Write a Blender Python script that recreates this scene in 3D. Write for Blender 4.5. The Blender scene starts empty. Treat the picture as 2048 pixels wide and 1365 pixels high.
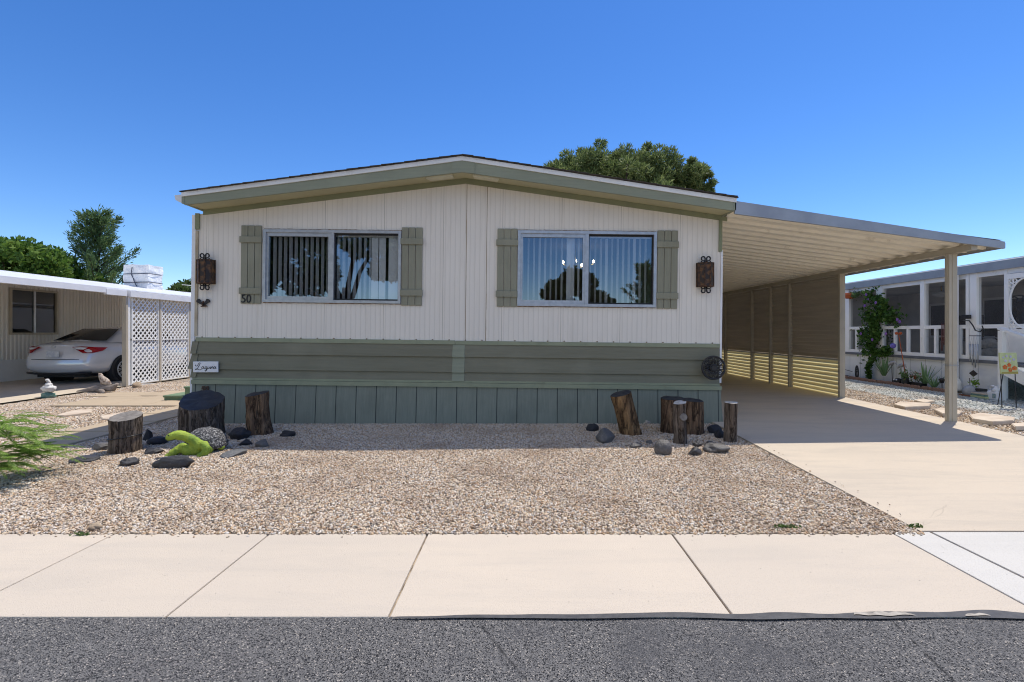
import bpy, bmesh, math, random
import numpy as np
from mathutils import Vector, Matrix, noise
random.seed(7); rng = np.random.default_rng(7)
R = math.radians; PI = math.pi
SC = bpy.context.scene; COL = SC.collection
F, CX, CY, H = 980.0, 1044.0, 665.0, 1.30       # the lens and the eye height, used to lay out planes
DW, DF = 6.75, 6.35                              # house wall and roof fascia distance

def px(x, y, D): return Vector(((x-CX)/F*D, D, H-(y-CY)/F*D))
def gz(D):                                       # lot rises slightly away from the street
    if D < 3.2: return 0.0
    if D < 6.75: return .045*(D-3.2)/3.55
    return .045+min(1, (D-6.75)/3)*.015
def gp(x, y, up=0.0):                            # point on the lot
    D = 5.0
    for _ in range(12): D = F*(H-gz(D)-up)/(y-CY)
    return Vector(((x-CX)/F*D, D, gz(D)+up))
def xp(x, y, X):                                 # point on a wall that runs away from the street
    D = X*F/(x-CX)
    return Vector((X, D, H-(y-CY)/F*D))

# ------------------------------------------------------------------ object helpers
ORG = {}
def thing(name, loc=(0,0,0), label=None, cat=None, group=None, rot=None):
    o = bpy.data.objects.new(name, None); COL.objects.link(o); o.location = loc
    o.empty_display_size = .1
    if rot: o.rotation_euler = rot
    ORG[o.name] = Vector(loc)
    if label: tag(o, label, cat, group)
    return o
def tag(o, label=None, cat=None, group=None, kind=None):
    if label: o['label'] = label
    if cat: o['category'] = cat
    if group: o['group'] = group
    if kind: o['kind'] = kind
    return o
def link(name, me, mats, parent=None, loc=None, smooth=False):
    o = bpy.data.objects.new(name, me); COL.objects.link(o)
    for m in (mats if isinstance(mats, (list, tuple)) else [mats]): me.materials.append(m)
    if parent:
        o.parent = parent; ORG[o.name] = ORG[parent.name]
        me.transform(Matrix.Translation(-ORG[parent.name]))
    else:
        L = Vector(loc) if loc is not None else Vector((0,0,0))
        if loc is not None: me.transform(Matrix.Translation(-L)); o.location = L
        ORG[o.name] = L
    if smooth: me.polygons.foreach_set('use_smooth', [True]*len(me.polygons))
    return o
class B:
    """collects shapes in one bmesh"""
    def __init__(s): s.bm = bmesh.new(); s.mi = 0
    def face(s, pts):
        try:
            f = s.bm.faces.new([s.bm.verts.new(p) for p in pts]); f.material_index = s.mi; return f
        except ValueError: return None
    def box(s, x0,x1,y0,y1,z0,z1, bev=0):
        v = [s.bm.verts.new(p) for p in ((x0,y0,z0),(x1,y0,z0),(x1,y1,z0),(x0,y1,z0),(x0,y0,z1),(x1,y0,z1),(x1,y1,z1),(x0,y1,z1))]
        fs = []
        for q in ((3,2,1,0),(4,5,6,7),(0,1,5,4),(1,2,6,5),(2,3,7,6),(3,0,4,7)):
            f = s.bm.faces.new([v[i] for i in q]); f.material_index = s.mi; fs.append(f)
        if bev:
            es = list({e for f in fs for e in f.edges})
            bmesh.ops.bevel(s.bm, geom=es, offset=bev, segments=2, affect='EDGES', profile=.5)
        return s
    def obox(s, c, ax, ay, az):                  # oriented box: centre and three half vectors
        c = Vector(c); ax = Vector(ax); ay = Vector(ay); az = Vector(az)
        v = [s.bm.verts.new(c+ax*i+ay*j+az*k) for k in (-1,1) for (i,j) in ((-1,-1),(1,-1),(1,1),(-1,1))]
        for q in ((3,2,1,0),(4,5,6,7),(0,1,5,4),(1,2,6,5),(2,3,7,6),(3,0,4,7)):
            f = s.bm.faces.new([v[i] for i in q]); f.material_index = s.mi
        return s
    def bar(s, a, b, w, d=None):                 # square bar from a to b
        a = Vector(a); b = Vector(b); t = (b-a); L = t.length
        if L < 1e-6: return s
        t /= L; u = t.cross(Vector((0,0,1)))
        if u.length < 1e-3: u = Vector((1,0,0))
        u.normalize(); n = u.cross(t)
        return s.obox((a+b)/2, t*L/2, u*w/2, n*(d or w)/2)
    def prism(s, poly, vec):                     # polygon swept along vec
        vec = Vector(vec); n = len(poly)
        a = [s.bm.verts.new(Vector(p)) for p in poly]; b = [s.bm.verts.new(Vector(p)+vec) for p in poly]
        for f in (a[::-1], b):
            f = s.bm.faces.new(f); f.material_index = s.mi
        for i in range(n):
            f = s.bm.faces.new((a[i], a[(i+1)%n], b[(i+1)%n], b[i])); f.material_index = s.mi
        return s
    def tube(s, pts, r, seg=8, cap=True):
        pts = [Vector(p) for p in pts]; n = len(pts); rs = r if isinstance(r, (list, tuple)) else [r]*n
        rings = []; up = Vector((.3,.2,1)).normalized()
        for i, p in enumerate(pts):
            t = (pts[min(i+1,n-1)]-pts[max(i-1,0)]).normalized()
            u = t.cross(up)
            if u.length < .05: u = t.cross(Vector((1,0,0)))
            u.normalize(); w = t.cross(u)
            rings.append([s.bm.verts.new(p+(u*math.cos(a)+w*math.sin(a))*rs[i]) for a in [2*PI*k/seg for k in range(seg)]])
        for i in range(n-1):
            for k in range(seg):
                f = s.bm.faces.new((rings[i][k], rings[i][(k+1)%seg], rings[i+1][(k+1)%seg], rings[i+1][k])); f.material_index = s.mi; f.smooth = True
        if cap:
            for rg in (rings[0][::-1], rings[-1]):
                f = s.bm.faces.new(rg); f.material_index = s.mi
        return s
    def lathe(s, c, prof, seg=20):               # prof: (radius, z)
        c = Vector(c); rings = []
        for r, z in prof: rings.append([s.bm.verts.new(c+Vector((r*math.cos(2*PI*k/seg), r*math.sin(2*PI*k/seg), z))) for k in range(seg)])
        for i in range(len(prof)-1):
            for k in range(seg):
                f = s.bm.faces.new((rings[i][k], rings[i][(k+1)%seg], rings[i+1][(k+1)%seg], rings[i+1][k])); f.material_index = s.mi; f.smooth = True
        f = s.bm.faces.new(rings[0][::-1]); f.material_index = s.mi
        f = s.bm.faces.new(rings[-1]); f.material_index = s.mi
        return s
    def blob(s, c, r, sub=2, amp=.15, fr=1.5, seed=0):
        g = bmesh.ops.create_icosphere(s.bm, subdivisions=sub, radius=1)
        for v in g['verts']:
            d = v.co.copy(); k = 1+amp*noise.noise(d*fr+Vector((seed*3.7, seed, 1.3)))*2
            v.co = Vector(c)+Vector((d.x*r[0], d.y*r[1], d.z*r[2]))*k
        for v in g['verts']:
            for f in v.link_faces: f.material_index = s.mi; f.smooth = True
        return s
    def me(s, name):
        m = bpy.data.meshes.new(name); s.bm.normal_update(); s.bm.to_mesh(m); s.bm.free(); return m
    def obj(s, name, mats, parent=None, loc=None, smooth=False, recalc=True):
        if recalc: bmesh.ops.recalc_face_normals(s.bm, faces=s.bm.faces[:])
        return link(name, s.me(name), mats, parent, loc, smooth)
def arrmesh(name, verts, faces, mats, parent=None, loc=None):
    m = bpy.data.meshes.new(name); verts = np.asarray(verts, dtype=np.float32); faces = np.asarray(faces, dtype=np.int32)
    k = faces.shape[1]
    m.vertices.add(len(verts)); m.vertices.foreach_set('co', verts.ravel())
    m.loops.add(faces.size); m.loops.foreach_set('vertex_index', faces.ravel())
    m.polygons.add(len(faces)); m.polygons.foreach_set('loop_start', np.arange(0, faces.size, k, dtype=np.int32))
    m.update(calc_edges=True); m.validate()
    return link(name, m, mats, parent, loc)
def leafmesh(name, P, size, mats, parent=None, loc=None, asp=.5, dirs=None, jit=.5):
    """small diamond leaves at points P"""
    P = np.asarray(P); n = len(P)
    a = rng.normal(size=(n,3))
    if dirs is not None: a = np.asarray(dirs)+a*jit
    a /= np.linalg.norm(a, axis=1)[:,None]+1e-9
    b = np.cross(a, rng.normal(size=(n,3))); b /= np.linalg.norm(b, axis=1)[:,None]+1e-9
    s = (size*(.6+.8*rng.random(n)))[:,None]
    V = np.stack([P-a*s, P+b*s*asp, P+a*s, P-b*s*asp], axis=1).reshape(-1,3)
    return arrmesh(name, V, np.arange(4*n).reshape(n,4), mats, parent, loc)
def textmesh(name, body, size, mats, parent, M, ext=.002, off=0, shear=0):
    cu = bpy.data.curves.new(name, 'FONT'); cu.body = body; cu.size = size; cu.extrude = ext; cu.offset = off; cu.shear = shear
    cu.align_x = 'CENTER'; cu.align_y = 'CENTER'
    t = bpy.data.objects.new('tmp', cu); COL.objects.link(t)
    dg = bpy.context.evaluated_depsgraph_get(); m = bpy.data.meshes.new_from_object(t.evaluated_get(dg))
    bpy.data.objects.remove(t); m.transform(M)
    return link(name, m, mats, parent)

# ------------------------------------------------------------------ materials
class NT:
    def __init__(s, name):
        s.m = bpy.data.materials.new(name); s.m.use_nodes = True; s.t = s.m.node_tree; s.n = s.t.nodes
        s.b = s.n['Principled BSDF']; s.out = s.n['Material Output']
        tc = s.n.new('ShaderNodeTexCoord'); s.co = tc.outputs['Object']
    def L(s, a, b): s.t.links.new(a, b)
    def set(s, sock, v):
        if hasattr(v, 'is_output'): s.L(v, sock)
        else:
            if isinstance(v, tuple) and len(v) == 3 and sock.type == 'RGBA': v = v+(1,)
            sock.default_value = v
    def noise(s, sc, det=5, st=(1,1,1), rough=.55, dist=0, seed=0):
        mp = s.n.new('ShaderNodeMapping'); mp.inputs['Scale'].default_value = st; mp.inputs['Location'].default_value = (seed, seed*1.3, seed*.7); s.L(s.co, mp.inputs[0])
        t = s.n.new('ShaderNodeTexNoise'); t.inputs['Scale'].default_value = sc; t.inputs['Detail'].default_value = det
        t.inputs['Roughness'].default_value = rough; t.inputs['Distortion'].default_value = dist; s.L(mp.outputs[0], t.inputs['Vector']); return t.outputs['Fac']
    def voro(s, sc, st=(1,1,1), feat='F1', out='Distance', rnd=1):
        mp = s.n.new('ShaderNodeMapping'); mp.inputs['Scale'].default_value = st; s.L(s.co, mp.inputs[0])
        t = s.n.new('ShaderNodeTexVoronoi'); t.feature = feat; t.inputs['Scale'].default_value = sc; t.inputs['Randomness'].default_value = rnd
        s.L(mp.outputs[0], t.inputs['Vector']); return t.outputs[out]
    def math(s, op, a, b=0.0, c=None):
        m = s.n.new('ShaderNodeMath'); m.operation = op; s.set(m.inputs[0], a); s.set(m.inputs[1], b)
        if c is not None: s.set(m.inputs[2], c)
        return m.outputs[0]
    def rng(s, v, lo, hi, a=0.0, b=1.0):
        m = s.n.new('ShaderNodeMapRange'); s.set(m.inputs[0], v)
        for i, q in enumerate((lo, hi, a, b)): m.inputs[i+1].default_value = q
        return m.outputs[0]
    def mix(s, f, a, b, mode='MIX'):
        m = s.n.new('ShaderNodeMix'); m.data_type = 'RGBA'; m.blend_type = mode
        s.set(m.inputs[0], f); s.set(m.inputs[6], a); s.set(m.inputs[7], b); return m.outputs[2]
    def ramp(s, f, stops, const=False):
        r = s.n.new('ShaderNodeValToRGB'); e = r.color_ramp.elements
        if const: r.color_ramp.interpolation = 'CONSTANT'
        while len(e) < len(stops): e.new(.5)
        for q, (p, c) in zip(e, stops): q.position = p; q.color = c+(1,)
        s.set(r.inputs[0], f); return r.outputs[0]
    def axis(s, i):
        x = s.n.new('ShaderNodeSeparateXYZ'); s.L(s.co, x.inputs[0]); return x.outputs[i]
    def lines(s, i, period, width, off=0.0):       # mask: 1 on thin lines across axis i
        f = s.math('FRACT', s.math('DIVIDE', s.math('ADD', s.axis(i), off+1000*period), period))
        return s.math('LESS_THAN', f, width/period)
    def line(s, i, at, width): return s.math('LESS_THAN', s.math('ABSOLUTE', s.math('SUBTRACT', s.axis(i), at)), width/2)
    def bump(s, h, dist=.01, strength=1.0, prev=None):
        b = s.n.new('ShaderNodeBump'); b.inputs['Distance'].default_value = dist; b.inputs['Strength'].default_value = strength
        s.set(b.inputs['Height'], h)
        if prev: s.L(prev, b.inputs['Normal'])
        return b.outputs[0]
    def fin(s, col, rough=.7, nrm=None, metal=0, spec=.4):
        s.set(s.b.inputs['Base Color'], col); s.set(s.b.inputs['Roughness'], rough); s.b.inputs['Metallic'].default_value = metal
        s.b.inputs['Specular IOR Level'].default_value = spec
        if nrm: s.L(nrm, s.b.inputs['Normal'])
        return s.m
def mat(name, c, c2=None, sc=6, det=5, st=(1,1,1), rough=.7, bump=0, bsc=None, bst=None, metal=0, lo=.38, hi=.62, spec=.4, dirt=None, dsc=3, dlo=.55, dhi=.75):
    k = NT(name); col = c
    if c2: col = k.mix(k.rng(k.noise(sc, det, st), lo, hi), c, c2)
    if dirt: col = k.mix(k.rng(k.noise(dsc, 8, st, .7, seed=3.1), dlo, dhi), col, dirt)
    nb = k.bump(k.noise(bsc or sc, 6, bst or st), bump) if bump else None
    return k.fin(col, rough, nb, metal, spec)
def leafmat(name, a, b, c, tr=.25):
    k = NT(name); g = k.n.new('ShaderNodeNewGeometry')
    col = k.ramp(g.outputs['Random Per Island'], [(0, a), (.55, b), (1, c)])
    k.fin(col, .55, spec=.3)
    t = k.n.new('ShaderNodeBsdfTranslucent'); k.L(col, t.inputs[0])
    m = k.n.new('ShaderNodeMixShader'); m.inputs[0].default_value = tr
    k.L(k.b.outputs[0], m.inputs[1]); k.L(t.outputs[0], m.inputs[2]); k.L(m.outputs[0], k.out.inputs[0]); return k.m
def glass(name, tint=(.75,.8,.82), lo=.12, hi=.9, rough=0.0, gcol=(.9,.95,1)):
    k = NT(name); k.n.remove(k.b)
    t = k.n.new('ShaderNodeBsdfTransparent'); t.inputs[0].default_value = tint+(1,)
    g = k.n.new('ShaderNodeBsdfGlossy'); g.inputs['Roughness'].default_value = rough; g.inputs[0].default_value = gcol+(1,)
    lw = k.n.new('ShaderNodeLayerWeight'); lw.inputs[0].default_value = .35
    m = k.n.new('ShaderNodeMixShader'); k.L(k.rng(lw.outputs['Fresnel'], 0, 1, lo, hi), m.inputs[0])
    k.L(t.outputs[0], m.inputs[1]); k.L(g.outputs[0], m.inputs[2]); k.L(m.outputs[0], k.out.inputs[0]); return k.m
def screenmat(name, col, f):
    k = NT(name); k.fin(col, .8)
    t = k.n.new('ShaderNodeBsdfTransparent'); m = k.n.new('ShaderNodeMixShader'); m.inputs[0].default_value = f
    k.L(t.outputs[0], m.inputs[1]); k.L(k.b.outputs[0], m.inputs[2]); k.L(m.outputs[0], k.out.inputs[0]); return k.m
def emit(name, c, s):
    k = NT(name); k.fin(c); k.b.inputs['Emission Color'].default_value = c+(1,); k.b.inputs['Emission Strength'].default_value = s; return k.m

def wallmat():
    k = NT('cream_siding')
    col = k.mix(k.rng(k.noise(1.3, 6, (1,1,.5)), .35, .7), (.84,.785,.70), (.79,.735,.655))
    col = k.mix(k.rng(k.noise(5, 8, (1,1,.12), .7, seed=4), .52, .78, 0, .45), col, (.58,.52,.43))
    seam = k.lines(0, .815, .006, .30)
    rib = k.lines(0, .068, .010)
    col = k.mix(k.math('MULTIPLY', rib, .22), col, (.55,.50,.43))
    col = k.mix(k.math('MULTIPLY', seam, .65), col, (.30,.27,.22))
    rust = k.rng(k.noise(9, 8, (3,3,.35), .75), .52, .72)
    for at in (0.02, .30):
        wide = k.rng(k.math('ABSOLUTE', k.math('SUBTRACT', k.axis(0), at)), 0.0, .022, 1, 0)
        col = k.mix(k.math('MULTIPLY', wide, rust), col, (.33,.22,.11))
        col = k.mix(k.line(0, at, .008), col, (.25,.18,.10))
    spots = k.rng(k.voro(5.0), .0, .035, 1, 0)
    col = k.mix(k.math('MULTIPLY', spots, .5), col, (.25,.2,.15))
    h = k.math('ADD', k.math('MULTIPLY', rib, -1.0), k.math('MULTIPLY', k.noise(3, 4), .8))
    return k.fin(col, .55, k.bump(h, .003), spec=.3)
def skirtmat(name, c1, c2, period):
    k = NT(name)
    g = k.noise(40, 6, (1,1,.05), .7)
    col = k.mix(k.rng(g, .35, .68), c1, c2)
    col = k.mix(k.rng(k.noise(2.2, 6), .5, .75, 0, .6), col, tuple(q*.8 for q in c1))
    gr = k.lines(0, period, .012, .09)
    col = k.mix(k.math('MULTIPLY', gr, .8), col, (.03,.035,.035))
    h = k.math('SUBTRACT', k.math('MULTIPLY', g, .35), gr)
    return k.fin(col, .8, k.bump(h, .006), spec=.2)
def plankmat(name, c1, c2, st):                   # painted wood with a grain
    k = NT(name); g = k.noise(30, 6, st, .7)
    col = k.mix(k.rng(g, .3, .7), c1, c2)
    col = k.mix(k.rng(k.noise(1.7, 7, seed=2), .5, .72, 0, .5), col, tuple(min(1, q*1.18) for q in c2))
    return k.fin(col, .75, k.bump(g, .003), spec=.25)
def concretemat(name, c1, c2, stain, speck=(.12,.1,.08)):
    k = NT(name); geo = k.n.new('ShaderNodeNewGeometry')
    col = k.mix(k.rng(k.noise(1.1, 8, (1,1,1), .65), .3, .7), c1, c2)
    col = k.mix(k.rng(geo.outputs['Random Per Island'], 0, 1, 0, .30), col, stain)
    col = k.mix(k.rng(k.noise(3.0, 8, (.25,1.6,1), .7, .6, seed=5), .46, .74, 0, .8), col, stain)
    col = k.mix(k.rng(k.noise(150, 3), .54, .70, 0, .55), col, tuple(q*.6 for q in c1))
    col = k.mix(k.rng(k.voro(11), .0, .055, .85, 0), col, speck)
    col = k.mix(k.rng(k.voro(31), .0, .07, .55, 0), col, speck)
    ck = k.rng(k.math('ADD', k.voro(.42, feat='DISTANCE_TO_EDGE'), k.math('MULTIPLY', k.math('SUBTRACT', k.noise(2.5, 4), .5), .05)), -.0022, .0022, 0, 1)
    ck = k.math('MULTIPLY', k.math('SUBTRACT', 1.0, k.math('ABSOLUTE', k.math('SUBTRACT', k.math('MULTIPLY', ck, 2.0), 1.0))), k.rng(k.noise(.9, 2, seed=8), .54, .62, 0, .28))
    col = k.mix(ck, col, (.16,.13,.10))
    h = k.math('ADD', k.noise(160, 3), k.math('MULTIPLY', k.noise(6, 6), .6))
    return k.fin(col, .9, k.bump(h, .003), spec=.2)
def asphaltmat():
    k = NT('asphalt')
    col = k.mix(k.rng(k.noise(.9, 6), .35, .68), (.165,.160,.155), (.215,.208,.20))
    vc = k.voro(205, out='Color'); sp = k.n.new('ShaderNodeSeparateColor'); k.L(vc, sp.inputs[0])
    col = k.mix(k.rng(sp.outputs[0], .3, 1, 0, .85), col, (.24,.23,.22))
    col = k.mix(k.math('GREATER_THAN', sp.outputs[1], .94), col, (.52,.47,.41))
    col = k.mix(k.math('LESS_THAN', sp.outputs[2], .24), col, (.040,.040,.043))
    col = k.mix(k.rng(k.math('ADD', k.noise(.6, 8, (1,1,1), .75, seed=9), k.math('MULTIPLY', k.axis(0), .03)), .50, .62, 0, .75), col, (.120,.118,.121))   # sealed, smoother patches
    crack = k.rng(k.math('ADD', k.voro(.62, (1,.8,1), feat='DISTANCE_TO_EDGE'), k.math('MULTIPLY', k.math('ABSOLUTE', k.math('SUBTRACT', k.noise(6, 5), .5)), .05)), 0, .008, .9, 0)
    col = k.mix(k.math('MULTIPLY', crack, k.rng(k.noise(.8, 3, seed=4), .44, .52)), col, (.016,.016,.017))
    h = k.math('ADD', k.voro(205), k.math('MULTIPLY', k.noise(45, 6), 1.2))
    return k.fin(col, .85, k.bump(h, .008), spec=.25)
def gravelbed(name, stops, sc):
    k = NT(name); vc = k.voro(sc, out='Color'); sp = k.n.new('ShaderNodeSeparateColor'); k.L(vc, sp.inputs[0])
    col = k.ramp(sp.outputs[0], stops); d = k.voro(sc)
    col = k.mix(k.rng(d, .30, .70, .2, .85), col, (.05,.038,.025))
    return k.fin(col, .85, k.bump(k.math('MULTIPLY', d, -1.0), .012), spec=.25)
def stonemat(name, stops):
    k = NT(name); oi = k.n.new('ShaderNodeObjectInfo')
    col = k.ramp(oi.outputs['Random'], stops)
    col = k.mix(k.rng(k.noise(2.5, 4), .35, .7, 0, .35), col, (.30,.22,.15))
    pn = k.n.new('ShaderNodeTexNoise'); pn.inputs['Scale'].default_value = 1.5; pn.inputs['Detail'].default_value = 6; k.L(oi.outputs['Location'], pn.inputs['Vector'])
    col = k.mix(k.rng(pn.outputs['Fac'], .46, .70, 0, .55), col, (.34,.235,.155))     # dustier, browner patches of the bed
    return k.fin(col, .7, spec=.35)
def barkmat(name, a, b, c):
    k = NT(name); n1 = k.noise(9, 9, (1,1,.20), .75, .8)
    col = k.ramp(n1, [(.34, a), (.5, b), (.66, c)])
    fr = k.math('ABSOLUTE', k.math('SUBTRACT', k.noise(11, 5, (1,1,.14), .6, .9, seed=2.2), .5))
    col = k.mix(k.rng(fr, .0, .045, .9, 0), col, (.022,.016,.012))
    col = k.mix(k.rng(k.noise(30, 6, (1,1,.5), .7, seed=6), .55, .72, 0, .6), col, tuple(min(1, q*1.35) for q in c))
    h = k.math('ADD', k.math('MULTIPLY', n1, .9), k.math('MULTIPLY', k.math('MINIMUM', fr, .09), 5.0))
    return k.fin(col, .9, k.bump(h, .03), spec=.12)
def rockmat(name, a, b, rough=.4):
    k = NT(name); n = k.noise(7, 9, (1,1,1), .7)
    col = k.mix(k.rng(n, .38, .68), a, b)
    col = k.mix(k.rng(k.noise(60, 4), .62, .75, 0, .5), col, tuple(min(1, q*2.2) for q in b))
    return k.fin(col, k.rng(n, .3, .7, rough-.08, rough+.25), k.bump(k.math('ADD', n, k.math('MULTIPLY', k.noise(45, 5), .25)), .03), spec=.5)

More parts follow.
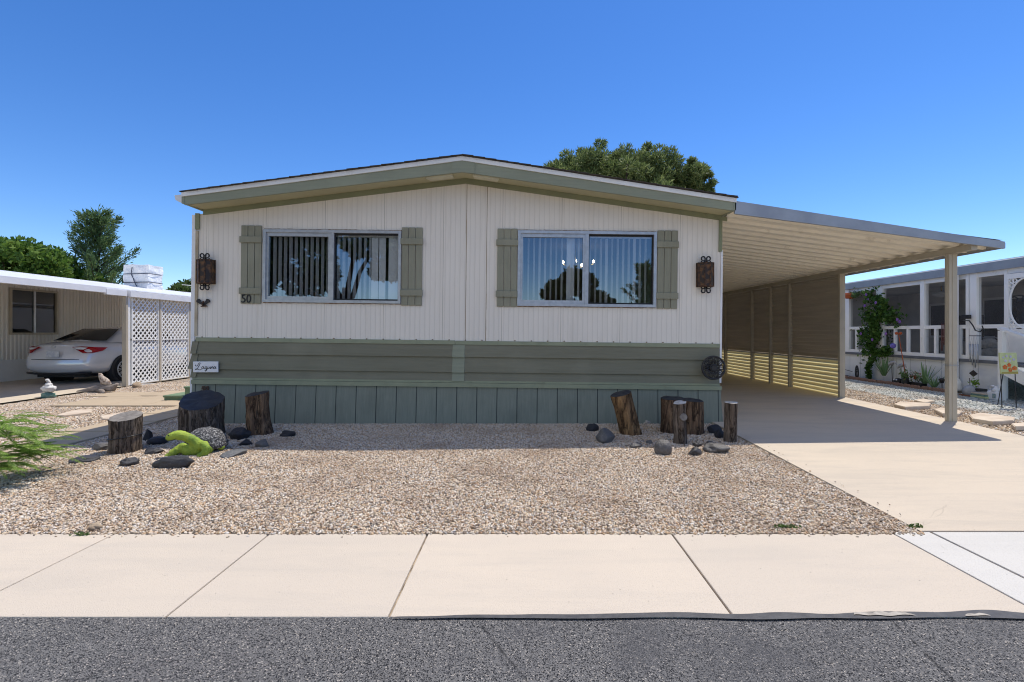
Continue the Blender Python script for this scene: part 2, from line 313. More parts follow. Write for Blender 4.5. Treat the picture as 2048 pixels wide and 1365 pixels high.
G_STOPS = [(0,(.71,.555,.39)),(.13,(.87,.79,.66)),(.25,(.50,.30,.155)),(.35,(.90,.865,.79)),(.48,(.70,.475,.275)),(.60,(.28,.20,.14)),(.69,(.84,.69,.48)),(.80,(.57,.48,.385)),(.88,(.13,.105,.088)),(1,(.88,.83,.76))]
G2_STOPS = [(0,(.48,.50,.46)),(.25,(.66,.68,.64)),(.5,(.36,.40,.37)),(.75,(.72,.72,.68)),(1,(.28,.31,.29))]
M = dict(
 wall=wallmat(),
 skirt=skirtmat('skirting_paint', (.205,.225,.185), (.26,.28,.23), .276),
 lap=plankmat('green_lap_siding', (.185,.178,.125), (.225,.218,.16), (.05,1,1)),
 trim=mat('sage_trim_paint', (.30,.32,.215), (.265,.29,.195), 5, rough=.6, dirt=(.17,.18,.12), dlo=.58, dhi=.8),
 fascia=plankmat('fascia_paint', (.255,.275,.205), (.30,.32,.235), (.05,1,1)),
 soffit=mat('soffit_paint', (.50,.47,.29), (.46,.43,.27), 2, rough=.7),
 ventpaint=mat('vent_paint', (.66,.63,.46), (.60,.57,.42), 6, rough=.6),
 frieze=mat('frieze_paint', (.26,.28,.17), (.23,.25,.155), 3, rough=.7, dirt=(.13,.12,.07), dlo=.6, dhi=.8),
 white=mat('white_paint', (.87,.87,.85), (.82,.82,.80), 4, rough=.5, dirt=(.55,.50,.42), dlo=.62, dhi=.85),
 whitemetal=mat('white_metal', (.82,.82,.83), (.77,.77,.78), 3, rough=.35),
 alu=mat('aluminium_frame', (.50,.52,.55), (.42,.44,.465), 14, rough=.38, metal=.6, bump=.001),
 rust=mat('rusty_caulk', (.42,.34,.26), (.22,.13,.07), 22, rough=.9),
 cornertan=mat('tan_corner_trim', (.50,.44,.33), (.36,.28,.18), 9, 8, st=(1,1,.4), rough=.8),
 shutter=plankmat('shutter_paint', (.25,.245,.18), (.295,.29,.22), (1,1,.05)),
 shingle=mat('asphalt_shingle', (.085,.07,.06), (.055,.05,.047), 20, rough=.95, bump=.01),
 blind=mat('vertical_blind_vinyl', (.88,.88,.86), (.85,.85,.83), 3, rough=.5),
 dark=mat('dark_interior', (.10,.095,.09), (.07,.065,.06), 2, rough=.9),
 room=mat('room_paint', (.30,.28,.25), (.26,.24,.22), 1, rough=.9),
 pane=glass('window_glass', (.93,.95,.96), lo=.17, hi=.9),
 nglass=glass('dark_window_glass', (.45,.47,.48), lo=.06, hi=.6),
 bulb=emit('lit_bulb', (1,.86,.62), 14),
 brass=mat('brass', (.5,.36,.16), (.42,.3,.12), 8, rough=.35, metal=.9),
 iron=mat('black_iron', (.018,.018,.022), (.03,.026,.025), 20, rough=.45),
 rustmetal=mat('rusted_lantern_metal', (.035,.022,.016), (.13,.06,.026), 26, 8, rough=.75, bump=.004, lo=.42, hi=.62),
 amber=mat('amber_lantern_glass', (.030,.018,.012), (.17,.075,.022), 14, 8, rough=.45, lo=.46, hi=.64),
 black=mat('black_letter', (.015,.015,.017), rough=.4),
 brown=mat('brown_letter', (.06,.03,.02), rough=.5),
 steel=mat('carport_galvanised', (.40,.42,.45), (.33,.35,.385), 3, 8, st=(1,.2,1), rough=.5, metal=.45),
 cream=mat('carport_pan_paint', (.90,.84,.70), (.86,.795,.655), 2.5, 7, rough=.55, dirt=(.45,.38,.28), dlo=.6, dhi=.8),
 tanmetal=mat('tan_post_paint', (.50,.44,.34), (.45,.395,.305), 3, rough=.5, dirt=(.25,.2,.14), dlo=.62, dhi=.8),
 slat=mat('brown_slat_paint', (.54,.465,.36), (.46,.395,.31), 3, 6, st=(1,.3,4), rough=.5),
 concrete=concretemat('driveway_concrete', (.64,.545,.425), (.58,.50,.40), (.47,.415,.345)),
 walkc=concretemat('sidewalk_concrete', (.63,.545,.44), (.585,.51,.42), (.51,.455,.385), (.05,.045,.04)),
 newc=concretemat('new_concrete', (.64,.615,.565), (.60,.575,.53), (.54,.52,.48)),
 joint=mat('joint_dirt', (.42,.34,.25), (.13,.10,.07), 14, rough=.95),
 asphalt=asphaltmat(),
 tar=mat('tar_edge', (.06,.06,.064), (.085,.084,.086), 18, rough=.6, bump=.006),
 chip=mat('pale_cement_chip', (.46,.42,.36), (.30,.27,.23), 30, rough=.9, bump=.006),
 gbed=gravelbed('pea_gravel_bed', G_STOPS, 48), gstone=stonemat('pea_gravel_stone', G_STOPS),
 g2bed=gravelbed('green_gravel_bed', G2_STOPS, 26), g2stone=stonemat('green_white_stone', G2_STOPS),
 dirt=mat('dry_dirt', (.33,.24,.155), (.40,.31,.21), 4, 8, rough=.95, bump=.02, bsc=20),
 paver=concretemat('tan_paver', (.50,.40,.28), (.46,.37,.26), (.40,.32,.23)),
 flag=mat('sandstone_flag', (.62,.53,.42), (.52,.42,.32), 5, 7, rough=.9, bump=.006),
 barkA=barkmat('pine_bark_grey', (.05,.038,.03), (.15,.115,.09), (.30,.24,.19)),
 barkB=barkmat('pine_bark_brown', (.05,.03,.02), (.16,.10,.065), (.34,.22,.13)),
 barkC=barkmat('pine_bark_orange', (.06,.035,.02), (.24,.14,.07), (.44,.27,.13)),
 cutblack=mat('black_painted_cut', (.018,.02,.028), (.035,.036,.042), 12, rough=.55, bump=.005),
 cutgrey=mat('weathered_cut', (.16,.145,.13), (.24,.22,.20), 16, rough=.9, bump=.006),
 cutpale=mat('pale_cut', (.62,.58,.52), (.45,.41,.36), 14, rough=.85),
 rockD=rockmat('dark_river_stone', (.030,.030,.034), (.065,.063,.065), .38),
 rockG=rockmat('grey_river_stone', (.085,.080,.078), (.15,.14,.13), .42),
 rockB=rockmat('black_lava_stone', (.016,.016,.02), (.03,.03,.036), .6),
 slate=rockmat('slate', (.10,.105,.11), (.17,.17,.17), .5),
 tan_rock=mat('tan_rock', (.42,.33,.23), (.30,.22,.15), 6, rough=.9, bump=.02),
 tgreen=mat('lime_turtle_paint', (.36,.46,.055), (.25,.36,.04), 5, 7, rough=.65, bump=.015, bsc=34, dirt=(.12,.22,.03), dsc=7, dlo=.46, dhi=.70),
 tshell=mat('turtle_shell', (.05,.05,.055), (.42,.41,.40), 60, 8, rough=.7, bump=.02, lo=.50, hi=.66),
 stepg=plankmat('green_step_paint', (.15,.22,.13), (.18,.25,.15), (1,.05,1)),
 soil=mat('soil', (.07,.05,.035), (.11,.08,.05), 30, rough=.95, bump=.02),
 brick=mat('edging_brick', (.36,.21,.14), (.28,.16,.11), 12, 7, rough=.9, bump=.008),
 trunk=barkmat('tree_bark', (.05,.04,.03), (.11,.085,.065), (.17,.14,.11)),
 pine=leafmat('pine_needles', (.085,.13,.04), (.165,.22,.075), (.29,.34,.14), .4),
 pine2=leafmat('blue_pine_needles', (.06,.12,.055), (.115,.20,.08), (.22,.31,.12), .4),
 leaf=leafmat('broad_leaves', (.06,.13,.02), (.12,.23,.04), (.22,.33,.07), .35),
 darkleaf=leafmat('dark_leaves', (.02,.04,.01), (.035,.065,.016), (.06,.09,.025), .2),
 fern=leafmat('feathery_leaves', (.11,.21,.025), (.19,.32,.045), (.32,.45,.09), .4),
 vine=leafmat('vine_leaves', (.03,.085,.015), (.06,.14,.025), (.12,.21,.04), .3),
 iris=leafmat('iris_blades', (.13,.24,.09), (.2,.33,.15), (.26,.4,.2), .25),
 weed=leafmat('weed_leaves', (.07,.13,.03), (.11,.18,.05), (.18,.2,.08), .25),
 purple=mat('purple_petal', (.16,.06,.30), (.25,.12,.42), 8, rough=.6),
 stem=mat('plant_stem', (.10,.09,.04), (.14,.11,.05), 8, rough=.8),
 silver=mat('silver_car_paint', (.80,.80,.81), rough=.16, metal=.25, spec=.6),
 tyre=mat('tyre_rubber', (.015,.015,.016), rough=.8),
 rim=mat('alloy_rim', (.55,.56,.58), rough=.3, metal=.8),
 carglass=mat('car_glass', (.012,.014,.015), rough=.03, spec=.8),
 redlens=mat('red_lamp_lens', (.42,.012,.015), rough=.12),
 clearlens=mat('clear_lamp_lens', (.7,.68,.68), rough=.12),
 plate=mat('licence_plate', (.72,.72,.70), (.55,.55,.58), 14, rough=.5),
 darkplastic=mat('dark_plastic', (.02,.02,.022), rough=.6),
 tarp=mat('white_tarp', (.82,.82,.82), (.72,.73,.74), 3, rough=.4, bump=.05, bsc=5),
 cord=mat('blue_cord', (.05,.06,.09), rough=.7),
 porchwall=mat('porch_back_wall', (.74,.72,.68), (.55,.54,.53), 1.5, rough=.8),
 darkcloth=mat('dark_furniture', (.05,.045,.04), (.08,.07,.06), 6, rough=.9),
 screen=screenmat('insect_screen', (.10,.10,.105), .34),
 orange=mat('orange_paint', (.50,.11,.03), (.40,.08,.02), 8, rough=.6),
 globe=mat('purple_glass_globe', (.16,.13,.46), rough=.12),
 canvas=mat('canvas_ground', (.60,.63,.33), (.50,.55,.27), 12, rough=.8),
 petal=mat('painted_poppy', (.62,.08,.02), (.70,.2,.04), 40, rough=.7),
 petalw=mat('painted_pale_flower', (.66,.58,.55), (.45,.45,.6), 40, rough=.7),
 ochre=mat('painted_ochre', (.38,.30,.07), rough=.7),
 jug=mat('white_plastic', (.80,.80,.82), rough=.4),
 chime=mat('dark_red_tube', (.16,.05,.04), (.11,.04,.03), 8, rough=.5),
 clay=mat('clay_pot', (.30,.12,.06), (.22,.09,.05), 8, rough=.9),
 greycer=mat('grey_ceramic', (.30,.30,.32), (.45,.45,.46), 9, rough=.4),
 drift=mat('driftwood', (.36,.31,.27), (.22,.18,.15), 14, 7, st=(1,4,1), rough=.9, bump=.02),
 statue=mat('white_statue', (.72,.71,.68), (.52,.52,.50), 16, rough=.8, bump=.01),
 bird=mat('speckled_bird_paint', (.20,.13,.09), (.55,.48,.40), 22, rough=.8),
 teal=mat('teal_paint', (.10,.22,.18), (.2,.3,.25), 20, rough=.6),
 ledge=mat('grey_ledge', (.16,.17,.19), (.12,.13,.15), 4, rough=.6),
 porchtrim=mat('porch_white', (.90,.90,.89), (.87,.87,.86), 3, rough=.5, dirt=(.5,.46,.36), dlo=.64, dhi=.85),
 nfascia=mat('grey_roof_edge', (.34,.36,.39), (.29,.31,.34), 3, rough=.5, metal=.3),
 paper=mat('printed_paper', (.5,.5,.35), (.2,.32,.36), 20, rough=.8),
)
def corr(name, c, c2):
    k = NT(name); col = k.mix(k.rng(k.noise(1.5, 6, (1,1,.4)), .35, .7), c, c2)
    return k.fin(col, .5, spec=.3)
M['nwall'] = corr('beige_ribbed_metal', (.86,.81,.73), (.79,.745,.67))
M['nskirt'] = skirtmat('white_skirting', (.62,.62,.63), (.68,.68,.68), .45)
def pskirt():
    k = NT('porch_skirting'); g = k.lines(1, .42, .012)
    col = k.mix(k.math('MULTIPLY', g, .6), k.mix(k.rng(k.noise(2, 6), .4, .7), (.86,.86,.85), (.80,.80,.79)), (.3,.3,.3))
    return k.fin(col, .6, k.bump(k.math('MULTIPLY', g, -1.0), .006))
M['pskirt'] = pskirt()
def fiberglass():
    k = NT('yellow_fibreglass')
    col = k.mix(k.rng(k.noise(2, 6, (1,.4,3)), .35, .68), (.74,.64,.33), (.62,.53,.28))
    k.fin(col, .5)
    t = k.n.new('ShaderNodeBsdfTranslucent'); k.L(col, t.inputs[0])
    m = k.n.new('ShaderNodeMixShader'); m.inputs[0].default_value = .6
    k.L(k.b.outputs[0], m.inputs[1]); k.L(t.outputs[0], m.inputs[2]); k.L(m.outputs[0], k.out.inputs[0]); return k.m
M['fibre'] = fiberglass()

# ------------------------------------------------------------------ world, sun, camera
SUN = Vector((.315, .30, 1)).normalized()
el = math.asin(SUN.z); az = math.atan2(SUN.x, SUN.y)
w = bpy.data.worlds.new('World'); SC.world = w; w.use_nodes = True
nt = w.node_tree; bg = nt.nodes['Background']
sky = nt.nodes.new('ShaderNodeTexSky'); sky.sky_type = 'NISHITA'; sky.sun_disc = False
sky.sun_elevation = el; sky.sun_rotation = az; sky.altitude = 1500; sky.air_density = 1.0; sky.dust_density = .25; sky.ozone_density = 3.0
hs = nt.nodes.new('ShaderNodeHueSaturation'); hs.inputs['Hue'].default_value = .509; hs.inputs['Saturation'].default_value = 1.28; hs.inputs['Value'].default_value = .755
nt.links.new(sky.outputs[0], hs.inputs['Color'])
def wn(t, **k):
    n = nt.nodes.new(t)
    for a, v_ in k.items(): setattr(n, a, v_)
    return n
tcw = wn('ShaderNodeTexCoord'); dt = wn('ShaderNodeVectorMath', operation='DOT_PRODUCT'); dt.inputs[1].default_value = (-.62, -.70, .33); nt.links.new(tcw.outputs['Generated'], dt.inputs[0])  # added bright cloud bank, unseen behind and left, to fill the shaded fronts
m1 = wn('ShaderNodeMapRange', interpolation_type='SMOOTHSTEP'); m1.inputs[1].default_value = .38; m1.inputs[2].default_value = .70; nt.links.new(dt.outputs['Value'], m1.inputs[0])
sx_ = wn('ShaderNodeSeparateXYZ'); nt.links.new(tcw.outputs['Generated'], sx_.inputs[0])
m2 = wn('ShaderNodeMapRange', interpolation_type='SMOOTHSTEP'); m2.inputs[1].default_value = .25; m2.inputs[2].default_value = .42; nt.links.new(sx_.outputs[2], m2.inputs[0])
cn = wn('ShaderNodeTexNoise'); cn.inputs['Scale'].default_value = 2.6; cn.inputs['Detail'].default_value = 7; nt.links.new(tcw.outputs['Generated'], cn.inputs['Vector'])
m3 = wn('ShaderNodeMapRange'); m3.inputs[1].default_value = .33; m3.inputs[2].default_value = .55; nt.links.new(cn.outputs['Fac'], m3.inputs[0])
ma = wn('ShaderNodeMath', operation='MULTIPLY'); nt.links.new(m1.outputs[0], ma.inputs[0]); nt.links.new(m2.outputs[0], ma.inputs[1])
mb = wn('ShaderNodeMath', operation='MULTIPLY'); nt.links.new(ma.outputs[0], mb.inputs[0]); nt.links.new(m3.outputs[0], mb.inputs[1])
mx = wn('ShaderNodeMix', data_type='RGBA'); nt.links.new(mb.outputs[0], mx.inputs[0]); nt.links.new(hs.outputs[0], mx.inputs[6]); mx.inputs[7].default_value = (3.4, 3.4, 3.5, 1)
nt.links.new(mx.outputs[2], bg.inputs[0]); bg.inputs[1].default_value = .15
sl = bpy.data.lights.new('sun', 'SUN'); sl.energy = 2.7; sl.angle = R(.5); sl.color = (1, .935, .83)
so = bpy.data.objects.new('sun', sl); COL.objects.link(so); so.rotation_euler = SUN.to_track_quat('Z', 'Y').to_euler(); so.location = (20, 15, 40)
cam = bpy.data.cameras.new('camera'); co = bpy.data.objects.new('camera', cam); COL.objects.link(co)
co.location = (0, 0, H); co.rotation_euler = (PI/2, 0, 0); cam.sensor_width = 36; cam.lens = 36*F/2048
cam.shift_x = -(CX-1024)/2048; cam.shift_y = (CY-682.5)/2048; cam.clip_end = 5000; cam.clip_start = .05
SC.camera = co
SC.view_settings.view_transform = 'Standard'; SC.view_settings.look = 'None'; SC.view_settings.gamma = 1; SC.view_settings.exposure = .72; SC.cycles.filter_width = 1.05

# ------------------------------------------------------------------ ground
def struct(name, b, m, **k): return tag(b.obj(name, m, **k), kind='structure')
def sheet(x0, x1, ys, dz=0.0):
    b = B()
    for a, c in zip(ys[:-1], ys[1:]):
        b.face([(x0,a,gz(a)+dz),(x1,a,gz(a)+dz),(x1,c,gz(c)+dz),(x0,c,gz(c)+dz)])
    bmesh.ops.remove_doubles(b.bm, verts=b.bm.verts[:], dist=1e-4)
    return b
YS = [3.166, 4, 5, 6, 6.75, 7.5, 8.5, 9.75, 12, 18]
b = B(); b.face([(-3000,-3000,-.07),(3000,-3000,-.07),(3000,3000,-.07),(-3000,3000,-.07)]); struct('ground', b, M['dirt'])
# street with a ragged edge against the sidewalk
b = B(); xs = np.linspace(-60, 60, 481); prev = None
for x in xs:
    e = 2.245-.0055*max(-6, min(6, x))*-1*-1+.010*noise.noise(Vector((x*1.7, 0, 0)))+.006*noise.noise(Vector((x*7, 3, 0)))
    e = 2.245+.010*noise.noise(Vector((x*1.7, 0, 0)))+.008*noise.noise(Vector((x*7, 3, 0)))
    cur = ((x,-7,-.005),(x,e,-.005))
    if prev: b.face([prev[0], cur[0], cur[1], prev[1]])
    prev = cur
bmesh.ops.remove_doubles(b.bm, verts=b.bm.verts[:], dist=1e-4)
struct('street', b, M['asphalt'])
def strip(x0, x1, y0, y1, z, step=.03, amp=.012, fr=4, seed=0):
    b = B(); n = max(2, int((x1-x0)/step)); pr = None
    for i in range(n+1):
        x = x0+(x1-x0)*i/n
        t = math.sin(PI*i/n)**.4
        a = y0+amp*noise.noise(Vector((x*fr, seed, 0))); c = a+(y1-y0)*t*(1+.5*noise.noise(Vector((x*fr*1.7, seed+5, 0))))
        cur = ((x,a,z),(x,c,z))
        if pr: b.face([pr[0],cur[0],cur[1],pr[1]])
        pr = cur
    bmesh.ops.remove_doubles(b.bm, verts=b.bm.verts[:], dist=1e-5)
    return b
struct('tar_edge', strip(-.60, 9, 2.222, 2.278, .004, amp=.024, fr=2.3, seed=2), M['tar'])
for k, (x0, x1, y0, y1) in enumerate(((1.52,1.80,2.238,2.268),(2.02,2.14,2.235,2.256))):
    struct('cement_chip', strip(x0, x1, y0, y1, .008, .012, .012, 14, k), M['chip'])
# sidewalk slabs (joints are real gaps over a dirt bed)
b = B(); b.face([(-60,2.2,-.016),(60,2.2,-.016),(60,3.3,-.016),(-60,3.3,-.016)]); struct('sidewalk_bed', b, M['joint'])
J = [-30.0]+[-2.63-1.03*i for i in range(9, 0, -1)]+[-2.63,-1.63,-.61,.967,2.40]
b = B()
for a, c in zip(J[:-1], J[1:]): b.box(a+.005, c-.005, 2.24, 3.165, -.03, 0, .006)
struct('sidewalk', b, M['walkc'])
b = B()
for a, c in ((2.40,2.655),(2.665,5.9),(5.91,30)): b.box(a+.004, c-.004, 2.24, 3.19, -.03, .001, .005)
struct('driveway_apron', b, M['newc'])
b = B(); ys = [3.2]+YS[1:]
for a, c in zip(ys[:-1], ys[1:]):
    za, zc = gz(a)*1.6+.004, gz(c)*1.6+.004
    b.prism([(2.60,a,za),(6.0,a,za),(6.0,a,za-.12),(2.60,a,za-.12)], (0, c-a, 0)) if abs(za-zc) < 1e-6 else b.prism([(2.60,a,za-.12),(2.60,a,za),(2.60,c,zc),(2.60,c,zc-.12)], (3.4,0,0))
struct('driveway', b, M['concrete'])
# lot gravel: bed sheets and loose stones over them
def gravel(name, regions, density, smin, smax, m, flat=.6, up=.004):
    b = B()
    for x0, x1, ys in regions:
        for a, c in zip(ys[:-1], ys[1:]): b.face([(x0,a,gz(a)+up),(x1,a,gz(a)+up),(x1,c,gz(c)+up),(x0,c,gz(c)+up)])
    o = b.obj(name, m, recalc=False); tag(o, kind='stuff')
    g = bpy.data.node_groups.new(name, 'GeometryNodeTree')
    g.interface.new_socket('Geometry', in_out='INPUT', socket_type='NodeSocketGeometry'); g.interface.new_socket('Geometry', in_out='OUTPUT', socket_type='NodeSocketGeometry')
    i = g.nodes.new('NodeGroupInput'); u = g.nodes.new('NodeGroupOutput')
    d = g.nodes.new('GeometryNodeDistributePointsOnFaces'); d.inputs['Density'].default_value = density; d.inputs['Seed'].default_value = 3
    ico = g.nodes.new('GeometryNodeMeshIcoSphere'); ico.inputs['Radius'].default_value = 1; ico.inputs['Subdivisions'].default_value = 1
    sm = g.nodes.new('GeometryNodeSetMaterial'); sm.inputs['Material'].default_value = m
    ip = g.nodes.new('GeometryNodeInstanceOnPoints')
    rs = g.nodes.new('FunctionNodeRandomValue'); rs.data_type = 'FLOAT_VECTOR'
    rs.inputs[0].default_value = (smin, smin*.8, smin*flat); rs.inputs[1].default_value = (smax, smax*.8, smax*flat)
    rr = g.nodes.new('FunctionNodeRandomValue'); rr.data_type = 'FLOAT_VECTOR'; rr.inputs[0].default_value = (-1.1,-1.1,0); rr.inputs[1].default_value = (1.1,1.1,6.28)
    for a, c in ((i.outputs[0], d.inputs['Mesh']), (ico.outputs['Mesh'], sm.inputs['Geometry']), (sm.outputs[0], ip.inputs['Instance']), (d.outputs['Points'], ip.inputs['Points']),
                 (rs.outputs[0], ip.inputs['Scale']), (rr.outputs[0], ip.inputs['Rotation']), (ip.outputs[0], u.inputs[0])): g.links.new(a, c)
    md = o.modifiers.new('stones', 'NODES'); md.node_group = g
    return o
b = sheet(-8.95, 2.59, YS); struct('gravel_bed', b, M['gbed'])
gravel('pea_gravel', [(-5.6, 2.594, [3.150,4,5,6,6.75])], 4600, .0045, .0150, M['gstone'])
gravel('side_gravel', [(-8.9,-5.6,[3.169,4,5,6,6.75]),(-8.9,-4.6,[6.75,7.5,8.5,9.75,12])], 1700, .009, .019, M['gstone'])
gravel('spilled_gravel', [(-6,2.58,[3.10,3.165])], 110, .005, .011, M['gstone'], .6, .003)
gravel('spilled_gravel', [(2.605,2.72,[3.3,4,5,6,6.5])], 60, .005, .011, M['gstone'], .6, .022)
b = sheet(6.01, 7.2, YS); struct('dirt_strip', b, M['gbed'])
gravel('dirt_gravel', [(6.02,7.3,[3.2,4,5,6,6.75,7.5,8.5,9.75,12])], 900, .008, .02, M['gstone'])
b = sheet(7.2, 30, YS, .0); struct('rock_bed', b, M['g2bed'])
gravel('green_white_gravel', [(7.1,8.95,[6,6.75,7.5,8.5,9.75,12,15])], 900, .016, .034, M['g2stone'], .5)
b = sheet(-30, -8.95, YS, .03); struct('neighbour_driveway', b, M['concrete'])
# paver path along the house side, and the branch to the steps
b = B(); y = 4.1; i = 0
while y < 12:
    L = .62+.12*random.random()
    b.box(-5.72, -5.06+.02*random.random(), y, y+L-.012, gz(y)-.02, gz(y)+.030, .008); y += L
struct('paver_path', b, M['paver'])
b = B()
for x0, x1, y0, y1 in ((-7.85,-7.0,8.15,9.3),(-6.98,-6.35,8.15,9.4),(-6.33,-5.74,8.15,9.2),(-8.3,-7.35,9.32,9.95),(-7.33,-6.4,9.42,10.2)): b.box(x0, x1, y0, y1, .03, .085, .01)
struct('branch_path', b, M['paver'])

def slab(name, pts, z0, th, m, label, cat, group=None):
    c = sum((Vector(p) for p in pts), Vector())/len(pts)
    b = B(); b.prism([(p[0],p[1],z0) for p in pts], (0,0,th))
    bmesh.ops.bevel(b.bm, geom=b.bm.edges[:], offset=.008, segments=2, affect='EDGES')
    o = b.obj(name, m, loc=(c[0],c[1],z0)); return tag(o, label, cat, group)
FG = 'flagstones lying on the gravel'
slab('flagstone', [gp(x,y) for x,y in ((113,834),(150,824),(186,822),(182,829),(128,836))], .045, .035, M['flag'], 'pale flat flagstone on the gravel left of the paver path, nearest the fern', 'flagstone', FG)
slab('flagstone', [gp(x,y) for x,y in ((200,836),(245,828),(262,832),(235,842),(205,842))], .045, .03, M['flag'], 'pale flagstone directly behind the banded grey stump', 'flagstone', FG)
for pts, lab in ((((1787,815),(1800,809),(1862,813),(1858,819),(1810,821)), 'long thin sandstone flag left of the front carport post'),
                 (((1868,826),(1880,822),(1925,830),(1918,836),(1885,835)), 'small brown flagstone beside the foot of the front carport post'),
                 (((1938,838),(1960,833),(2030,843),(2028,850),(1985,853),(1945,846)), 'large pale sandstone flag right of the front carport post'),
                 (((2022,857),(2060,853),(2080,862),(2030,864)), 'sandstone flag cut by the right edge of the photo'),
                 (((1828,806),(1845,803),(1870,808),(1850,812)), 'brown broken flagstone behind the long thin one')):
    slab('flagstone', [gp(x,y) for x,y in pts], gz(8)-.0, .055, M['flag'], lab, 'flagstone', FG)

# ------------------------------------------------------------------ the main house
ridge_x = -.816
house = thing('mobile_home', (ridge_x, DW, .03), 'cream and sage green mobile home with low gable roof behind the gravel yard', 'mobile home', rot=(0, .012, 0))
WK = DW/F
def wx(x): return (x-CX)*WK
def wz(y): return H-(y-CY)*WK
def fx(x): return (x-CX)*DF/F
def fz(y): return H-(y-CY)*DF/F
HX0, HX1 = wx(388), wx(1437); LEN = 15.5
W1 = (wx(524), wx(799), wz(609.5), wz(464.5)); W2 = (wx(1031.6), wx(1308), wz(611), wz(460.5))
ztrim = wz(686); ze, zp = wz(434), wz(364)        # wall top at the eaves / at the ridge
def wtop(x): return zp+(ze-zp)*abs(x-ridge_x)/((HX1-HX0)/2)
b = B(); T = .11
def wallpiece(x0, x1, z0, z1=None):
    if z1 is None:
        pts = [(x0,DW,z0),(x1,DW,z0),(x1,DW,wtop(x1))]
        if x0 < ridge_x < x1: pts.append((ridge_x,DW,zp))
        pts.append((x0,DW,wtop(x0)))
    else: pts = [(x0,DW,z0),(x1,DW,z0),(x1,DW,z1),(x0,DW,z1)]
    b.prism(pts, (0,T,0))
wallpiece(HX0, W1[0], ztrim); wallpiece(W1[1], W2[0], ztrim); wallpiece(W2[1], HX1, ztrim)
for W in (W1, W2): wallpiece(W[0], W[1], ztrim, W[2]); wallpiece(W[0], W[1], W[3])
b.obj('wall', M['wall'], house)
b = B()
b.box(HX0, HX0+.1, DW+T, DW+LEN, .0, ze); b.box(HX1-.1, HX1, DW+T, DW+LEN, .0, ze); b.box(HX0, HX1, DW+LEN-.1, DW+LEN, 0, ze)
b.obj('side_wall', M['wall'], house)
b = B(); b.box(HX0+.1, HX1-.1, DW+T, DW+5, .62, .70); b.box(HX0+.1, HX1-.1, DW+4.9, DW+5, .70, 2.95); b.box(-.9, -.8, DW+T, DW+4.9, .70, 2.95); b.box(HX0+.1, HX1-.1, DW+T, DW+5, 2.96, 3.0); b.box(HX0+.11, HX0+.14, DW+T, DW+4.9, .705, 2.955); b.box(HX1-.14, HX1-.11, DW+T, DW+4.9, .705, 2.955)
b.obj('interior', M['room'], house)
# lap siding band
b = B(); ys = (689.5, 714, 744.5, 761.5)
for a, c in zip(ys[:-1], ys[1:]):
    z1, z0 = wz(a), wz(c)
    b.prism([(HX0+.04,DW+.02,z1),(HX0+.04,DW-.006,z1),(HX0+.04,DW-.030,z0),(HX0+.04,DW+.02,z0)], (HX1-HX0-.045,0,0))
b.obj('lap_siding', M['lap'], house)
b = B()
for a, c in zip(ys[:-1], ys[1:]):
    z1, z0 = wz(a)-.004, wz(c)-.006
    for xa, xb in ((wx(904), wx(928)),):
        b.prism([(xa,DW-.008,z1),(xa,DW-.013,z1),(xa-.006,DW-.038,z0),(xa,DW-.032,z0)], (xb-xa,0,0))
b.obj('siding_joint_cover', M['fascia'], house)
b = B()
for a, c, dx in zip(ys[:-1], ys[1:], (.0,.035,.0)):
    z1, z0 = wz(a), wz(c)
    b.prism([(HX0-.03,DW-.01,z1),(HX0+.055,DW-.014,z1),(HX0+.04,DW-.045,z0),(HX0-.045-dx,DW-.03,z0)], (0,.012,0))
b.obj('siding_corner_cap', M['lap'], house)
b = B(); b.box(HX0+.02, wx(908), DW-.018, DW, wz(689.5), wz(681.5)); b.box(wx(909), HX1, DW-.018, DW, wz(689.5), wz(682))
b.obj('belt_trim', M['trim'], house)
b = B(); n = 32
for i in range(n):
    x = HX0+.1+(HX1-HX0-.2)*i/(n-1)
    b.blob((x, DW-.004, wz(680.6)), (.012,.012,.009), 1, 0)
b.obj('screw', M['rust'], house)
b = B(); b.box(HX0-.01, HX1+.0, DW-.030, DW+.02, wz(765.5), wz(761.5)); b.obj('drip_strip', M['trim'], house)
b = B(); b.box(HX0-.02, HX1+.02, DW-.045, DW+.02, wz(774), wz(765.9)); b.obj('skirt_trim', M['trim'], house)
b = B(); b.prism([(HX0-.02,DW-.02,wz(774)),(HX0-.02,DW-.06,-.10),(HX0-.02,DW+.0,-.10),(HX0-.02,DW+.02,wz(774))], (HX1-HX0+.04,0,0))
b.prism([(HX1+.015,DW-.015,wz(774)),(HX1+.06,DW-.055,-.10),(HX1+.03,DW-.055,-.10),(HX1-.01,DW-.015,wz(774))], (0,LEN,0))
b.prism([(HX0-.015,DW-.015,wz(774)),(HX0-.03,DW-.05,-.10),(HX0-.0,DW-.05,-.10),(HX0+.01,DW-.015,wz(774))], (0,LEN,0))
b.obj('skirting', M['skirt'], house)
# corner trims
b = B(); b.box(HX0-.055, HX0-.003, DW-.010, DW+.12, .42, ze-.02); b.obj('white_corner_post', M['whitemetal'], house)
b = B(); b.box(HX1+.001, HX1+.028, DW-.012, DW+.06, wz(760), ze-.42); b.obj('white_corner_trim', M['whitemetal'], house)
b = B(); b.box(HX0-.002, HX0+.035, DW-.014, DW-.001, wz(678), ze-.24); b.obj('corner_trim', M['cornertan'], house)
b = B(); b.box(HX0-.005, HX0+.05, DW-.022, DW-.001, ze-.22, ze); b.box(HX1-.03, HX1+.012, DW-.022, DW-.001, ze-.44, ze); b.obj('eave_trim', M['frieze'], house)
